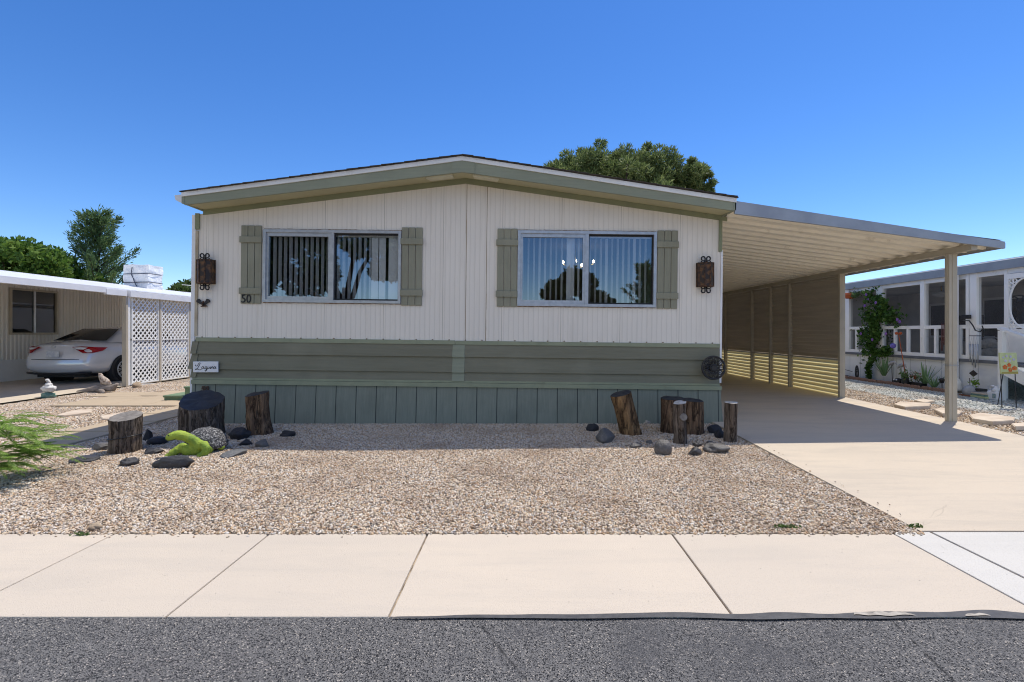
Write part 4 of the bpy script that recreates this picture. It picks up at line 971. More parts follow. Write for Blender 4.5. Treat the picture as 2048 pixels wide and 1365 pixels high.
for i in range(98):
    a = random.uniform(-1.3, 1.3) if i < 76 else random.uniform(1.3, 5)
    rr_ = random.uniform(.02, .30); z0 = random.uniform(.10, .56); st = pl+Vector((rr_*math.cos(a), rr_*math.sin(a), z0))
    frond(fo, st, a+random.uniform(-.5,.5), random.uniform(.26, .46), random.uniform(.04, .20), random.uniform(.08, .26), 24, random.uniform(.045,.062))
b = B()
for i in range(9): b.tube([pl+Vector((.02*math.cos(i),.02*math.sin(i),-.02)), pl+Vector((.09*math.cos(i*2.1),+.09*math.sin(i*2.1),.52))], .006, 5)
b.obj('stem', M['stem'], fo)
q = gp(92, 860); f2 = thing('feathery_sprig', tuple(q), 'thin green sprig standing alone behind the feathery shrub', 'plant')
for a, L in ((.2,.26),(2.6,.16),(1.2,.12)): frond(f2, q+Vector((0,0,.04)), a, L, .12, .14, 14, .04)
def weed(x, y, n, s, label):
    p = gp(x, y); P = np.array(p)+rng.normal(size=(n,3))*np.array([s*1.6,s*.5,s*.35])+np.array([0,0,s*.5])
    o = leafmesh('weed_tuft', P, .014, M['weed'], loc=tuple(p)); tag(o, label, 'weed', 'weeds at the sidewalk edge')
weed(1572, 1057, 90, .026, 'low green weed tuft at the sidewalk edge, middle right')
weed(1828, 1056, 60, .017, 'small weed tuft where gravel, sidewalk and driveway meet')
weed(163, 1071, 30, .016, 'tiny green weed at the sidewalk edge beside the brown stone')

def limb(b, a, c, r0, r1, n=5, wob=.1):
    a = Vector(a); c = Vector(c); L = (c-a).length
    b.tube([a.lerp(c, t)+Vector((noise.noise(Vector((t*3,a.x,c.y))), noise.noise(Vector((t*3,c.x,5))), 0))*wob*L*math.sin(PI*t) for t in np.linspace(0, 1, n)], [r0+(r1-r0)*t for t in np.linspace(0, 1, n)], 7)
def clumps(C, rad, per, out=None, size=.1, shell=.55):
    """points and outward directions of leaf clumps centred at C"""
    P = []; Dd = []
    for i, c in enumerate(C):
        r = rad[i] if hasattr(rad, '__len__') else rad
        d = rng.normal(size=(per,3)); d /= np.linalg.norm(d, axis=1)[:,None]
        q = r*(shell+(1-shell)*rng.random(per))[:,None]
        P.append(np.asarray(c)+d*q*np.array([1,1,.85])); Dd.append(d+np.array([0,0,.35]))
    return np.concatenate(P), np.concatenate(Dd)
def dome_tree(name, loc, hgt, W, crown_lo, n, rad, per, size, m, label, group=None, asp=.22, lob=None):
    loc = Vector(loc); o = thing(name, tuple(loc), label, 'tree', group); C = []; rr = []
    cz_ = (crown_lo+hgt)/2; rz = (hgt-crown_lo)/2
    while len(C) < n:
        d = rng.normal(size=3); d /= np.linalg.norm(d)
        if d[2] < -.55: continue
        k = 1+.16*noise.noise(Vector(d)*2.2+Vector((loc.x, 0, 0)))*2
        f = (.62+.38*rng.random()**.5)*k
        C.append((loc.x+d[0]*W/2*f*.92, loc.y+d[1]*W/2*f*.92, cz_+d[2]*rz*f*.95)); rr.append(rad*(.65+.7*rng.random()))
    P, Dd = clumps(C, rr, per)
    leafmesh('crown', P, size, m, o, asp=asp, dirs=Dd, jit=.6)
    b = B(); limb(b, loc, (loc.x, loc.y, crown_lo+rz*.5), W*.035, W*.02)
    for c in C[:(5 if name == 'street_tree' else 14)]: limb(b, (loc.x, loc.y, crown_lo+rz*.2*rng.random()), c, W*.014, W*.004)
    b.obj('trunk', M['trunk'], o); return o
TG = 'trees behind the homes'
tc = px(1235, 665, 26)
def centre_tree():
    loc = Vector((tc.x, 26, 0)); o = thing('pine_tree', tuple(loc), 'broad rounded olive green pine rising behind the roof of the main home', 'tree', TG)
    k = 26/F; C = []; rr = []
    lob = [(1112,353,38),(1150,347,44),(1195,333,44),(1240,337,44),(1285,335,40),(1330,351,40),(1368,357,38),(1395,373,28),(1408,393,18),(1225,373,66),(1310,383,58),(1140,373,46),(1182,367,56),(1270,396,70),(1362,393,46)]
    for (x, y, r) in lob:
        cc = px(x, y, 26); R_ = r*k
        for i in range(26):
            d = rng.normal(size=3); d /= np.linalg.norm(d); f = R_*(.5+.5*rng.random())
            C.append((cc.x+d[0]*f, cc.y+d[1]*f*1.6, cc.z+d[2]*f)); rr.append(R_*(.22+.22*rng.random()))
    P, Dd = clumps(C, rr, 240)
    leafmesh('crown', P, .125, M['pine'], o, asp=.2, dirs=Dd, jit=.55)
    b = B(); limb(b, loc, (loc.x, 26, 6), .3, .2)
    for i in range(20): limb(b, (loc.x, 26, 4+2*rng.random()), C[(i*17) % len(C)], .12, .03)
    b.obj('trunk', M['trunk'], o)
centre_tree()
def upright_pine(loc, hgt, W, label, group=TG, m='pine2', nb=46, per=230, sz=.12, lo=.12):
    loc = Vector(loc); o = thing('upright_pine', tuple(loc), label, 'tree', group); b = B(); P = []; Dd = []
    limb(b, loc, loc+Vector((0,0,hgt*.97)), .16, .02, 6, .02)
    for i in range(nb):
        t = lo+(.97-lo)*(i/nb)**.9; a = i*2.4+rng.random(); z = hgt*t
        L = W/2*(1.12-t*.95)*(.6+.55*rng.random())
        e = loc+Vector((math.cos(a)*L, math.sin(a)*L, z+L*.95)); s = loc+Vector((0,0,z))
        if e.z > hgt*1.0: e.z = hgt*(.97+.05*rng.random())
        limb(b, s, e, .04, .01, 5, .06)
        tt = rng.random(per)**.7; c = np.array(s)+(np.array(e)-np.array(s))*tt[:,None]
        j = rng.normal(size=(per,3))*(.17*(1.25-tt*.8))[:,None]*W/5
        P.append(c+j); Dd.append(np.tile(np.array((e-s).normalized()), (per,1))+j*1.5)
    b.obj('trunk', M['trunk'], o)
    leafmesh('crown', np.concatenate(P), sz, M[m], o, asp=.22, dirs=np.concatenate(Dd), jit=.4); return o
upright_pine((px(197,665,30).x, 30, 0), 8.55, 6.6, 'dark green pine with upswept branches behind the left neighbour roof', nb=48, per=330)
dome_tree('leafy_tree', (px(22,665,27).x, 27, 0), 6.2, 6.3, 1.5, 80, .75, 420, .13, M['leaf'], 'bushy bright green tree behind the left neighbour roof, at the photo edge', TG, .55)
dome_tree('leafy_tree', (px(-90,665,29).x, 29, 0), 6.0, 7, 1.5, 60, .8, 300, .14, M['leaf'], 'green tree cut by the left photo edge', TG, .55)
dome_tree('leafy_tree', (px(386,665,32).x, 32, 0), 4.6, 3.4, 1.0, 40, .5, 300, .12, M['weed'], 'small yellow green tree just left of the main home wall', TG, .5)
# across the street, mirrored in the front windows
dome_tree('street_tree', (-7.0, -6.0, 0), 7.0, 8.4, 1.75, 110, .60, 260, .13, M['darkleaf'], 'large tree across the street mirrored in the left window', 'trees across the street', .5)
dome_tree('street_tree', (3.4, -19, 0), 5.2, 4.6, .4, 50, .6, 260, .14, M['darkleaf'], 'round tree across the street mirrored in the right window', 'trees across the street', .5)
upright_pine((8.2, -19, 0), 5.9, 4.0, 'pointed pine across the street mirrored at the right of the right window', 'trees across the street', nb=40, per=160, lo=.05)

# ------------------------------------------------------------------ left neighbour
nl = thing('neighbour_home', (-12.7, 12, .06), 'beige ribbed metal home behind the silver car at the left', 'mobile home')
NX = -12.7
b = B(); pr = []; y = 9.0
while y < 21:
    for dy, dx in ((0,0),(.05,0),(.065,.02),(.085,.02)): pr.append((NX+dx, y+dy))
    y += .10
wy0, wy1, wz0, wz1 = 12.15, 13.35, 1.27, 2.38
for (xa, ya), (xb, yb) in zip(pr[:-1], pr[1:]):
    if yb <= wy0 or ya >= wy1: b.face([(xa,ya,.62),(xb,yb,.62),(xb,yb,2.75),(xa,ya,2.75)])
    else:
        b.face([(xa,ya,.62),(xb,yb,.62),(xb,yb,wz0),(xa,ya,wz0)]); b.face([(xa,ya,wz1),(xb,yb,wz1),(xb,yb,2.75),(xa,ya,2.75)])
b.obj('wall', M['nwall'], nl)
b = B(); b.box(NX-.04, NX+.0, 9, 21, .0, .62); b.obj('skirting', M['white'], nl)
b = B(); b.box(NX-.03, NX+.045, wy0-.03, wy0+.02, wz0-.03, wz1+.03); b.box(NX-.03, NX+.045, wy1-.02, wy1+.03, wz0-.03, wz1+.03); b.box(NX-.03, NX+.045, wy0+.02, wy1-.02, wz0-.03, wz0+.02); b.box(NX-.03, NX+.045, wy0+.02, wy1-.02, wz1-.02, wz1+.03)
win = b.obj('window', M['tanmetal'], nl)
b = B(); ym = (wy0+wy1)/2; b.box(NX, NX+.03, ym-.025, ym+.025, wz0+.02, wz1-.02); b.obj('mullion', M['alu'], win)
b = B(); b.face([(NX,wy0,wz0),(NX,wy1,wz0),(NX,wy1,wz1),(NX,wy0,wz1)]); b.obj('pane', M['nglass'], win)
b = B(); b.box(NX-1.5, NX-.05, 11.9, 13.6, .9, 2.6); b.obj('interior', M['dark'], nl)
# its carport: white metal roof, eave, lattice screen
EX = -9.0
b = B(); 
for y0, y1, ze_, dx in ((6.5,10.55,2.235,0),(10.56,11.12,2.20,.0),(11.13,20,2.19,.06)):
    b.box(EX-.02+dx, EX+.05+dx, y0, y1, ze_-.085, ze_+.045, .006)
b.obj('gutter', M['whitemetal'], nl)
b = B(); b.prism([(EX+.02,6.5,2.25),(EX+.02,6.5,2.275),(NX-.05,6.5,2.80),(NX-.05,6.5,2.77)], (0,14.2,0)); b.obj('carport_roof', M['whitemetal'], nl)
b = B(); b.prism([(NX+.05,6.45,2.81),(NX-3.4,6.45,3.05),(NX-6.8,6.45,2.81),(NX-6.8,6.45,2.76),(NX+.05,6.45,2.76)], (0,14.3,0)); b.obj('roof', M['whitemetal'], nl)
b = B(); b.box(NX-6.7, NX-.06, 8.98, 9.06, 0, 2.75); b.obj('end_wall', M['nwall'], nl)
lt = thing('lattice_screen', (EX, 11.2, .05), 'white diagonal lattice screen on tan posts left of the main home', 'lattice screen')
def lattice(y0, y1, z0, z1, X):
    b = B(); p = .132
    c0 = y0-(z1-z0); k = 0
    for sgn in (1, -1):
        c = -(z1-z0)
        while c < (y1-y0):
            # strip y = y0+c+t, z = z0+t (or mirrored)
            ta, tb = max(0, -c), min(z1-z0, (y1-y0)-c)
            if tb-ta > .03:
                A = Vector((X+.006*sgn, y0+c+ta if sgn > 0 else y1-c-ta, z0+ta)); Bv = Vector((X+.006*sgn, y0+c+tb if sgn > 0 else y1-c-tb, z0+tb))
                b.bar(A, Bv, .009, .029)
            c += p*1.0
    return b.obj('lattice', M['white'], lt)
for y0, y1 in ((11.28,12.12),(12.2,13.2),(13.28,14.6)):
    lattice(y0, y1, .13, 1.10, EX); lattice(y0, y1, 1.14, 2.12, EX)
    b = B()
    for z in (.10, 1.11, 2.12): b.box(EX-.02, EX+.025, y0, y1, z, z+.028)
    b.box(EX-.018, EX+.023, y0, y0+.022, .128, 2.12); b.box(EX-.018, EX+.023, y1-.022, y1, .128, 2.12)
    b.obj('panel_frame', M['white'], lt)
for y in (11.18, 12.16, 13.24):
    b = B(); b.box(EX-.035, EX+.035, y-.035, y+.03, .02, 2.15, .004); b.obj('post', M['white'] if y < 12 else M['tanmetal'], lt)
b = B(); b.box(EX-.05, EX+.05, 11.08, 11.14, .02, 2.12, .004); b.obj('post', M['tanmetal'], lt)
b = B(); b.bar((EX+.06,11.2,.10), (EX+.25,12.1,.03), .06, .03); tag(b.obj('fallen_rail', M['white'], loc=(EX+.1,11.6,.05)), 'white rail lying loose at the foot of the lattice screen', 'rail')
# rooftop cooler under a tied tarp
ev = thing('rooftop_cooler', (-12.6, 16.3, 2.75), 'white tarp wrapped evaporative cooler tied with cord on the left neighbour roof', 'cooler')
bm = bmesh.new(); bmesh.ops.create_cube(bm, size=1); bmesh.ops.subdivide_edges(bm, edges=bm.edges[:], cuts=9, use_grid_fill=True)
for v in bm.verts:
    v.co = Vector((v.co.x*.84, v.co.y*.62, v.co.z*.86)); d = v.co.copy()
    ind = 1-.035*(abs(d.z-.13) < .05)-.03*(abs(d.z+.15) < .05)
    v.co = Vector((d.x*ind, d.y*ind, d.z))+Vector((noise.noise(d*4), noise.noise(d*4+Vector((5,0,0))), noise.noise(d*3+Vector((0,7,0)))*.6))*.05+Vector((-12.6,16.3,3.08))
me = bpy.data.meshes.new('tarp'); bm.to_mesh(me); bm.free(); link('tarp', me, M['tarp'], ev)
b = B()
for z in (3.21, 2.93):
    b.tube([(-12.6+sx*.42,16.3+sy*.315,z+.01*sx) for sx, sy in ((-1,-1),(0,-1.02),(1,-1),(1.02,0),(1,1),(-1,1),(-1,-1))], .012, 6)
b.tube([(-12.70,15.96,3.42),(-12.74,15.97,3.2),(-12.66,15.96,3.05),(-12.62,15.96,2.93),(-12.55,15.96,2.80)], .012, 6); b.obj('cord', M['cord'], ev)
b = B(); b.box(-12.95, -12.25, 16.05, 16.55, 2.45, 2.66); b.obj('stand', M['whitemetal'], ev)
b = B()
for k in (0, .25):
    b.tube([Vector((-11.8,17,2.95-k)).lerp(Vector((-5.0,17,2.72-k)), t)-Vector((0,0,.10*math.sin(PI*t))) for t in np.linspace(0, 1, 12)], .010, 5)
tag(b.obj('overhead_cable', M['white'], loc=(-8.5,17,2.8)), 'pale cable of the pair running from the rooftop cooler to the main home', 'cable', 'overhead cables')

# silver car
def car():
    loc = Vector((-10.82, 13.55, .075)); o = thing('parked_car', tuple(loc), 'silver sedan parked nose in under the left neighbour carport', 'car')
    S = .93
    def v(x, y, z): return loc+Vector((x*S, y*S, z*S))
    # lofted lower body: (y list per point, half width, z list)
    st = [
     # (hw,  zs[6],                            ys[6])
     (.78, (.30,.44,.62,.86,.98,1.00), (-2.28,-2.38,-2.36,-2.28,-2.20,-2.22)),
     (.87, (.24,.40,.64,.90,1.03,1.06), (-2.10,-2.18,-2.17,-2.12,-2.08,-2.10)),
     (.905,(.20,.38,.66,.93,1.06,1.09), (-1.75,)*6),
     (.91, (.20,.36,.66,.95,1.07,1.10), (-1.2,)*6),
     (.91, (.20,.36,.66,.95,1.05,1.08), (-.3,)*6),
     (.91, (.20,.36,.66,.94,1.02,1.05), (.6,)*6),
     (.90, (.20,.36,.66,.90,.97,1.02), (1.15,)*6),
     (.88, (.20,.38,.62,.82,.89,.93), (1.75,)*6),
     (.80, (.24,.40,.58,.70,.76,.79), (2.2,)*6),
     (.62, (.30,.42,.54,.62,.66,.68), (2.40,)*6)]
    bm = bmesh.new(); rows = []
    for hw_, zs, ys in st:
        xs_ = (hw_*.90, hw_*.985, hw_, hw_*.955, hw_*.80, 0)
        half = [(x, y, z) for x, y, z in zip(xs_, ys, zs)]
        half2 = half[:5]+[(hw_*.4, (ys[4]+ys[5])/2-.02*(ys[5] < -2), (zs[4]*.25+zs[5]*.75)), half[5]]
        full = [(-x,y,z) for x,y,z in half2[:-1]]+half2[::-1]
        rows.append([bm.verts.new(v(*p)) for p in full])
    for a, c in zip(rows[:-1], rows[1:]):
        for i in range(len(a)-1): bm.faces.new((a[i], a[i+1], c[i+1], c[i]))
        bm.faces.new((a[-1], a[0], c[0], c[-1]))
    # rear and front closing grids
    for row, bul in ((rows[0], -.055), (rows[-1], .06)):
        n = len(row); L = row[:n//2]; Rr = row[n//2+1:][::-1]; mid = []
        for l, r_ in zip(L, Rr): mid.append([bm.verts.new(l.co.lerp(r_.co, t)+Vector((0, bul*S*math.sin(PI*t), 0))) for t in (.25,.5,.75)])
        cols = [[l]+m_+[r_] for l, m_, r_ in zip(L, mid, Rr)]
        for a, c in zip(cols[:-1], cols[1:]):
            for i in range(4): bm.faces.new((a[i], a[i+1], c[i+1], c[i]))
        t = cols[-1]; top = row[n//2]
        bm.faces.new((t[0], t[1], t[2], top)); bm.faces.new((t[2], t[3], t[4], top))
    # cabin: base ring, roof ring
    base = [(-.80,-1.70,1.05),(0,-1.80,1.075),(.80,-1.70,1.05),(.83,-.3,1.03),(.80,1.0,.99),(0,1.22,1.0),(-.80,1.0,.99),(-.83,-.3,1.03)]
    roof = [(-.52,-.92,1.42),(0,-.98,1.445),(.52,-.92,1.42),(.60,-.25,1.46),(.54,.30,1.43),(0,.42,1.45),(-.54,.30,1.43),(-.60,-.25,1.46)]
    bmesh.ops.recalc_face_normals(bm, faces=bm.faces[:])
    me = bpy.data.meshes.new('body'); bm.to_mesh(me); bm.free(); bo = link('body', me, M['silver'], o, smooth=True)
    ss = bo.modifiers.new('sub', 'SUBSURF'); ss.levels = 2; ss.render_levels = 2
    bm = bmesh.new(); A = [bm.verts.new(v(*p)) for p in base]; mid = [bm.verts.new(v(*(Vector(p)*.42+Vector(q_)*.58+Vector((0,0,.02))))) for p, q_ in zip(base, roof)]; C = [bm.verts.new(v(*p)) for p in roof]; tp = bm.verts.new(v(0,-.3,1.485))
    for ra, rb in ((A, mid), (mid, C)):
        for i in range(8): bm.faces.new((ra[i], ra[(i+1)%8], rb[(i+1)%8], rb[i]))
    for i in range(8): bm.faces.new((C[i], C[(i+1)%8], tp))
    bmesh.ops.recalc_face_normals(bm, faces=bm.faces[:])
    me = bpy.data.meshes.new('cabin'); bm.to_mesh(me); bm.free(); cb = link('cabin', me, M['silver'], o, smooth=True)
    cb.modifiers.new('sub', 'SUBSURF').levels = 2; cb.modifiers['sub'].render_levels = 2
    def patch(name, pts, m, out, n=8):
        # bilinear patch pushed out along a direction and shrink-fitted by bulging
        a, b2, c, d = [Vector(p) for p in pts]; g = B(); grid = []
        for i in range(n+1):
            row = []
            for j in range(n+1):
                s_, t = i/n, j/n; q_ = a.lerp(b2, s_).lerp(d.lerp(c, s_), t)+Vector(out)*(.35+.65*math.sin(PI*s_)*math.sin(PI*t)**.5)
                row.append(g.bm.verts.new(v(*q_)))
            grid.append(row)
        for i in range(n):
            for j in range(n): f = g.bm.faces.new((grid[i][j], grid[i+1][j], grid[i+1][j+1], grid[i][j+1])); f.smooth = True
        return g.obj(name, m, o)
    patch('rear_window', [(-.70,-1.66,1.085),(.70,-1.66,1.085),(.50,-1.00,1.40),(-.50,-1.00,1.40)], M['carglass'], (0,-.055,.045))
    patch('windscreen', [(-.72,1.0,1.03),(.72,1.0,1.03),(.50,.36,1.40),(-.50,.36,1.40)], M['carglass'], (0,.08,.05))
    for s in (-1, 1):
        patch('side_window', [(s*.80,-1.15,1.07),(s*.81,-.15,1.06),(s*.60,-.15,1.41),(s*.565,-.72,1.39)], M['carglass'], (s*.03,0,.01))
        patch('side_window', [(s*.81,-.08,1.06),(s*.79,.85,1.03),(s*.56,.26,1.39),(s*.60,-.08,1.41)], M['carglass'], (s*.03,0,.01))
    for s in (-1, 1):
        g = B(); pts = [(s*.40,-2.345,.95),(s*.62,-2.315,.965),(s*.80,-2.20,.945),(s*.895,-1.92,.925),(s*.885,-2.05,.845),(s*.82,-2.24,.80),(s*.66,-2.335,.80),(s*.56,-2.36,.87)]
        g.prism([v(*p) for p in pts], (0,.05,0)); tl = g.obj('tail_light', M['redlens'], o)
        g = B(); pts = [(s*.44,-2.37,.935),(s*.60,-2.345,.945),(s*.72,-2.285,.93),(s*.66,-2.33,.885),(s*.56,-2.37,.89)]
        g.prism([v(*p) for p in pts], (0,.03,0)); g.obj('reverse_lamp', M['clearlens'], tl)
    g = B(); c = v(0,-2.425,.77); g.obox(c, (.155*S,0,0), (0,.008,0), (0,.004,.075*S)); g.obj('licence_plate', M['plate'], o)
    g = B(); g.tube([v(.055*math.cos(a),-2.405,.955+.036*math.sin(a)) for a in np.linspace(0, 2*PI, 17)], .006, 5, False); g.tube([v(.025*math.cos(a),-2.405,.965+.022*math.sin(a)) for a in np.linspace(0, 2*PI, 13)], .005, 5, False); g.obj('badge', M['rim'], o)
    g = B(); g.tube([v(x,-2.405-.03*(1-abs(x)/.6)+.05*(abs(x)/.6)**2,.64) for x in np.linspace(-.6,.6,9)], .006, 5); g.obj('boot_seam', M['darkplastic'], o)
    g = B(); g.tube([v(x,y,z) for x,y,z in ((-.80,-2.24,.30),(-.5,-2.38,.29),(0,-2.42,.285),(.5,-2.38,.29),(.80,-2.24,.30))], .03, 6); g.obj('bumper_trim', M['darkplastic'], o)
    g = B(); g.box(*[q_ for q_ in (loc.x-.6*S, loc.x+.6*S, loc.y-2.2*S, loc.y+2.1*S, loc.z+.17, loc.z+.28)]); g.obj('underbody', M['darkplastic'], o)
    for s in (-1, 1):
        for yy in (-1.38, 1.42):
            g = B(); cc = v(s*.865, yy, .33); g.tube([cc-Vector((s*.18,0,0)), cc+Vector((s*.055*S,0,0))], .385*S, 28); g.obj('wheel_arch', M['darkplastic'], o)
            g = B(); a0 = cc-Vector((s*.16,0,0)); a1 = cc+Vector((s*.065*S,0,0)); g.tube([a0, a0+Vector((s*.02,0,0)), a1-Vector((s*.02,0,0)), a1], [.31*S,.33*S,.33*S,.30*S], 28); wh = g.obj('wheel', M['tyre'], o)
            g = B(); f0 = cc+Vector((s*.068*S,0,0))
            g.tube([f0+Vector((s*.004,.225*S*math.cos(a),.225*S*math.sin(a))) for a in np.linspace(0, 2*PI, 29)], .014, 6, False)
            g.tube([f0, f0+Vector((s*.02,0,0))], .05*S, 14)
            for k in range(10):
                a = 2*PI*k/10; u = Vector((0, math.cos(a), math.sin(a))); t = Vector((0,-math.sin(a),math.cos(a)))
                for q_ in (-1, 1): g.obox(f0+u*.135*S+t*q_*.014*S+Vector((s*.006,0,0)), u*.09*S+t*q_*.008, t*.008*S, (.006,0,0))
            g.obj('rim', M['rim'], wh)
    for s in (-1, 1):
        g = B(); g.blob(v(s*1.0,.72,1.02), (.09*S,.06*S,.065*S), 2, .02); g.obj('mirror', M['silver'], o)
    for s in (-1, 1):
        g = B(); g.tube([v(s*.912,-.72,.42),v(s*.918,-.75,.7),v(s*.885,-.80,.95)], .004, 5); g.tube([v(s*.915,.28,.40),v(s*.92,.28,.7),v(s*.89,.25,.95)], .004, 5); g.obj('door_seam', M['darkplastic'], o)
car()

# garden figures by the driveway
p = gp(97, 797)
o = thing('white_bird_statue', tuple(p), 'white bird statue on a rough pedestal by the neighbour driveway', 'statue')
b = B(); b.blob(p+Vector((0,0,.05)), (.10,.09,.07), 3, .2, 2); b.obj('pedestal', M['teal'], o)
b = B(); b.blob(p+Vector((0,0,.18)), (.11,.09,.075), 3, .18, 2, 3); b.blob(p+Vector((0,0,.25)), (.055,.06,.05), 3, .1); b.tube([p+Vector((.0,0,.26)), p+Vector((.015,0,.31)), p+Vector((.0,-.02,.335))], [.03,.022,.026], 8); b.blob(p+Vector((-.005,-.02,.345)), (.03,.035,.026), 2, .05); b.obj('figure', M['statue'], o)
p = gp(200, 786)
o = thing('driftwood_log', tuple(p), 'grey driftwood log on the gravel with a bird figure perched on it', 'driftwood')
b = B(); b.tube([p+Vector((-.42,-.05,.02)), p+Vector((-.2,0,.06)), p+Vector((.05,.02,.10)), p+Vector((.25,.02,.09)), p+Vector((.36,0,.19))], [.03,.055,.08,.07,.02], 9); b.tube([p+Vector((-.05,0,.06)), p+Vector((.15,-.12,.04)), p+Vector((.22,-.16,.01))], [.05,.045,.02], 8); b.obj('log', M['drift'], o)
o = thing('perched_bird_figure', tuple(p+Vector((.07,.02,.16))), 'brown speckled bird figure perched on the grey driftwood', 'statue')
b = B(); q = p+Vector((.07,.02,.24)); b.tube([q+Vector((.14,0,-.08)), q+Vector((.06,0,-.03)), q, q+Vector((-.06,0,.08)), q+Vector((-.09,0,.14)), q+Vector((-.12,0,.15))], [.02,.06,.075,.045,.035,.006], 10); b.obj('body', M['bird'], o)
rock(258,278,764,778,M['tan_rock'],'tan rock at the foot of the lattice screen post', .15, sharp=1)
# green steps
o = thing('green_steps', (-5.3, 9.3, .06), 'green painted wooden steps at the side door, left of the main home', 'steps')
for x0, x1, z in ((-6.42,-5.95,.17),(-6.05,-4.6,.33)):
    b = B()
    for i in range(3): b.box(x0+i*(x1-x0)/3+.004, x0+(i+1)*(x1-x0)/3-.004, 8.75, 10.0, z-.035, z, .004)
    b.obj('tread', M['stepg'], o)
    b = B(); b.box(x0+.01, x1-.01, 8.78, 8.82, .03, z-.036); b.box(x0+.01, x0+.04, 8.83, 9.96, .03, z-.036); b.obj('riser', M['stepg'], o)

# ------------------------------------------------------------------ right neighbour porch (wall running away from the street)
PX_ = 9.0
pr_ = thing('screened_porch', (PX_, 10.5, .06), 'white screened porch of the right neighbour with grey roof edge', 'porch')
def yD(x): return PX_*F/(x-CX)
b = B()
b.box(PX_-.02, PX_+.06, 8.2, 15.2, 2.38, 2.47); b.box(PX_-.03, PX_+.05, 8.2, 15.2, 1.375, 1.45); b.box(PX_-.03, PX_+.05, 9.1, 15.2, .76, .84)
b.obj('rail', M['porchtrim'], pr_)
for x0, x1 in ((1755,1768),(1843.5,1852),(1935,1941),(1943,1957),(2012,2018),(1691,1701)):
    b = B(); b.box(PX_-.04, PX_+.06, yD(x1), yD(x0), .76, 2.47, .004); b.obj('post', M['porchtrim'], pr_)
for xx in (1714.5, 1734.5, 1791.5, 1817.5, 1848, 1873, 1900, 1921):
    b = B(); yy = yD(xx); b.box(PX_-.032, PX_+.03, yy-.028, yy+.028, .84, 1.375); b.obj('baluster', M['porchtrim'], pr_)
b = B(); b.box(PX_-.06, PX_+.08, 8.2, 15.2, .70, .758); b.obj('ledge', M['ledge'], pr_)
b = B(); b.box(PX_, PX_+.05, 9.12, 15.2, .0, .70); b.obj('skirting', M['pskirt'], pr_)
b = B(); b.prism([(PX_-.10,8.0,2.47),(PX_-.10,8.0,2.63),(PX_-.06,8.0,2.655),(PX_+.3,8.0,2.66),(PX_+.3,8.0,2.47)], (0,7.4,0)); b.obj('roof_edge', M['nfascia'], pr_)
b = B(); b.prism([(PX_-.05,8.0,2.662),(PX_+4,8.0,3.1),(PX_+8,8.0,2.662)], (0,7.3,0)); b.obj('roof', M['whitemetal'], pr_)
b = B(); b.face([(PX_+.01,8.3,.84),(PX_+.01,15.1,.84),(PX_+.01,15.1,2.38),(PX_+.01,8.3,2.38)]); b.obj('insect_screen', M['screen'], pr_)
b = B(); b.box(PX_+.06, PX_+6, 8.2, 15.2, .66, .74); b.box(PX_+2.6, PX_+2.7, 8.2, 15.2, .74, 2.47); b.box(PX_+.1, PX_+2.6, 15.1, 15.2, .74, 2.47); b.box(PX_+.1, PX_+6, 8.2, 15.2, 2.43, 2.465); b.obj('interior_wall', M['porchwall'], pr_)
for y0, y1, z0, z1 in ((9.3,10.1,.76,2.2),(11.2,12.3,1.15,2.15),(13.0,13.9,1.15,2.1)):
    b = B(); b.box(PX_+2.56, PX_+2.59, y0, y1, z0, z1); wn = b.obj('inner_window', M['porchtrim'], pr_)
    b = B(); b.box(PX_+2.55, PX_+2.558, y0+.06, y1-.06, z0+.06, z1-.06); b.obj('pane', M['dark'], wn)
# things inside the porch
o = thing('porch_chair', (PX_+1.2, 11.4, .74), 'dark chair inside the screened porch behind the lower rails', 'chair')
b = B(); b.box(PX_+.9, PX_+1.45, 11.1, 11.7, 1.10, 1.18, .02); b.obj('seat', M['darkcloth'], o)
b = B(); b.box(PX_+1.4, PX_+1.48, 11.1, 11.7, 1.18, 1.7, .02); b.obj('backrest', M['darkcloth'], o)
for dx, dy in ((.92,11.13),(.92,11.67),(1.44,11.13),(1.44,11.67)):
    b = B(); b.box(PX_+dx-.02, PX_+dx+.02, dy-.02, dy+.02, .74, 1.10); b.obj('leg', M['iron'], o)
o = thing('porch_cabinet', (PX_+2.2, 10.7, .74), 'dark brown low cabinet inside the porch', 'cabinet')
b = B(); b.box(PX_+1.9, PX_+2.5, 10.3, 11.05, .74, 1.25, .01); b.obj('carcass', M['darkcloth'], o)
b = B(); b.box(PX_+1.87, PX_+2.52, 10.27, 11.08, 1.25, 1.29, .006); b.obj('top', M['clay'], o)
o = thing('scroll_trellis', (PX_+.5, 9.45, .75), 'black wrought iron scroll trellis standing in the porch corner', 'trellis')
b = B()
for s in (-.16, .16): b.tube([(PX_+.5,9.45+s,.75),(PX_+.5,9.45+s,2.0)], .012, 6)
for z in (.9,1.3,1.7,2.0): b.tube([(PX_+.5,9.29,z),(PX_+.5,9.61,z)], .01, 6)
for k in range(6):
    z = .9+k*.19; b.tube([(PX_+.5,9.45+.10*math.cos(t)*(1-t/9),z+.085*math.sin(t)*(1-t/9)+.06) for t in np.linspace(0, 6, 16)], .011, 5)
b.obj('frame', M['iron'], o)
o = thing('hanging_fan', (PX_+1.1, 11.8, 2.42), 'pale ceiling light hanging inside the porch', 'ceiling lamp')
b = B(); b.tube([(PX_+1.1,11.8,2.42),(PX_+1.1,11.8,2.28)], .015, 6); b.obj('stem', M['brass'], o)
b = B(); b.lathe((PX_+1.1,11.8,2.14), [(.05,0),(.17,.05),(.19,.09),(.06,.15)], 16); b.obj('shade', M['porchwall'], o)
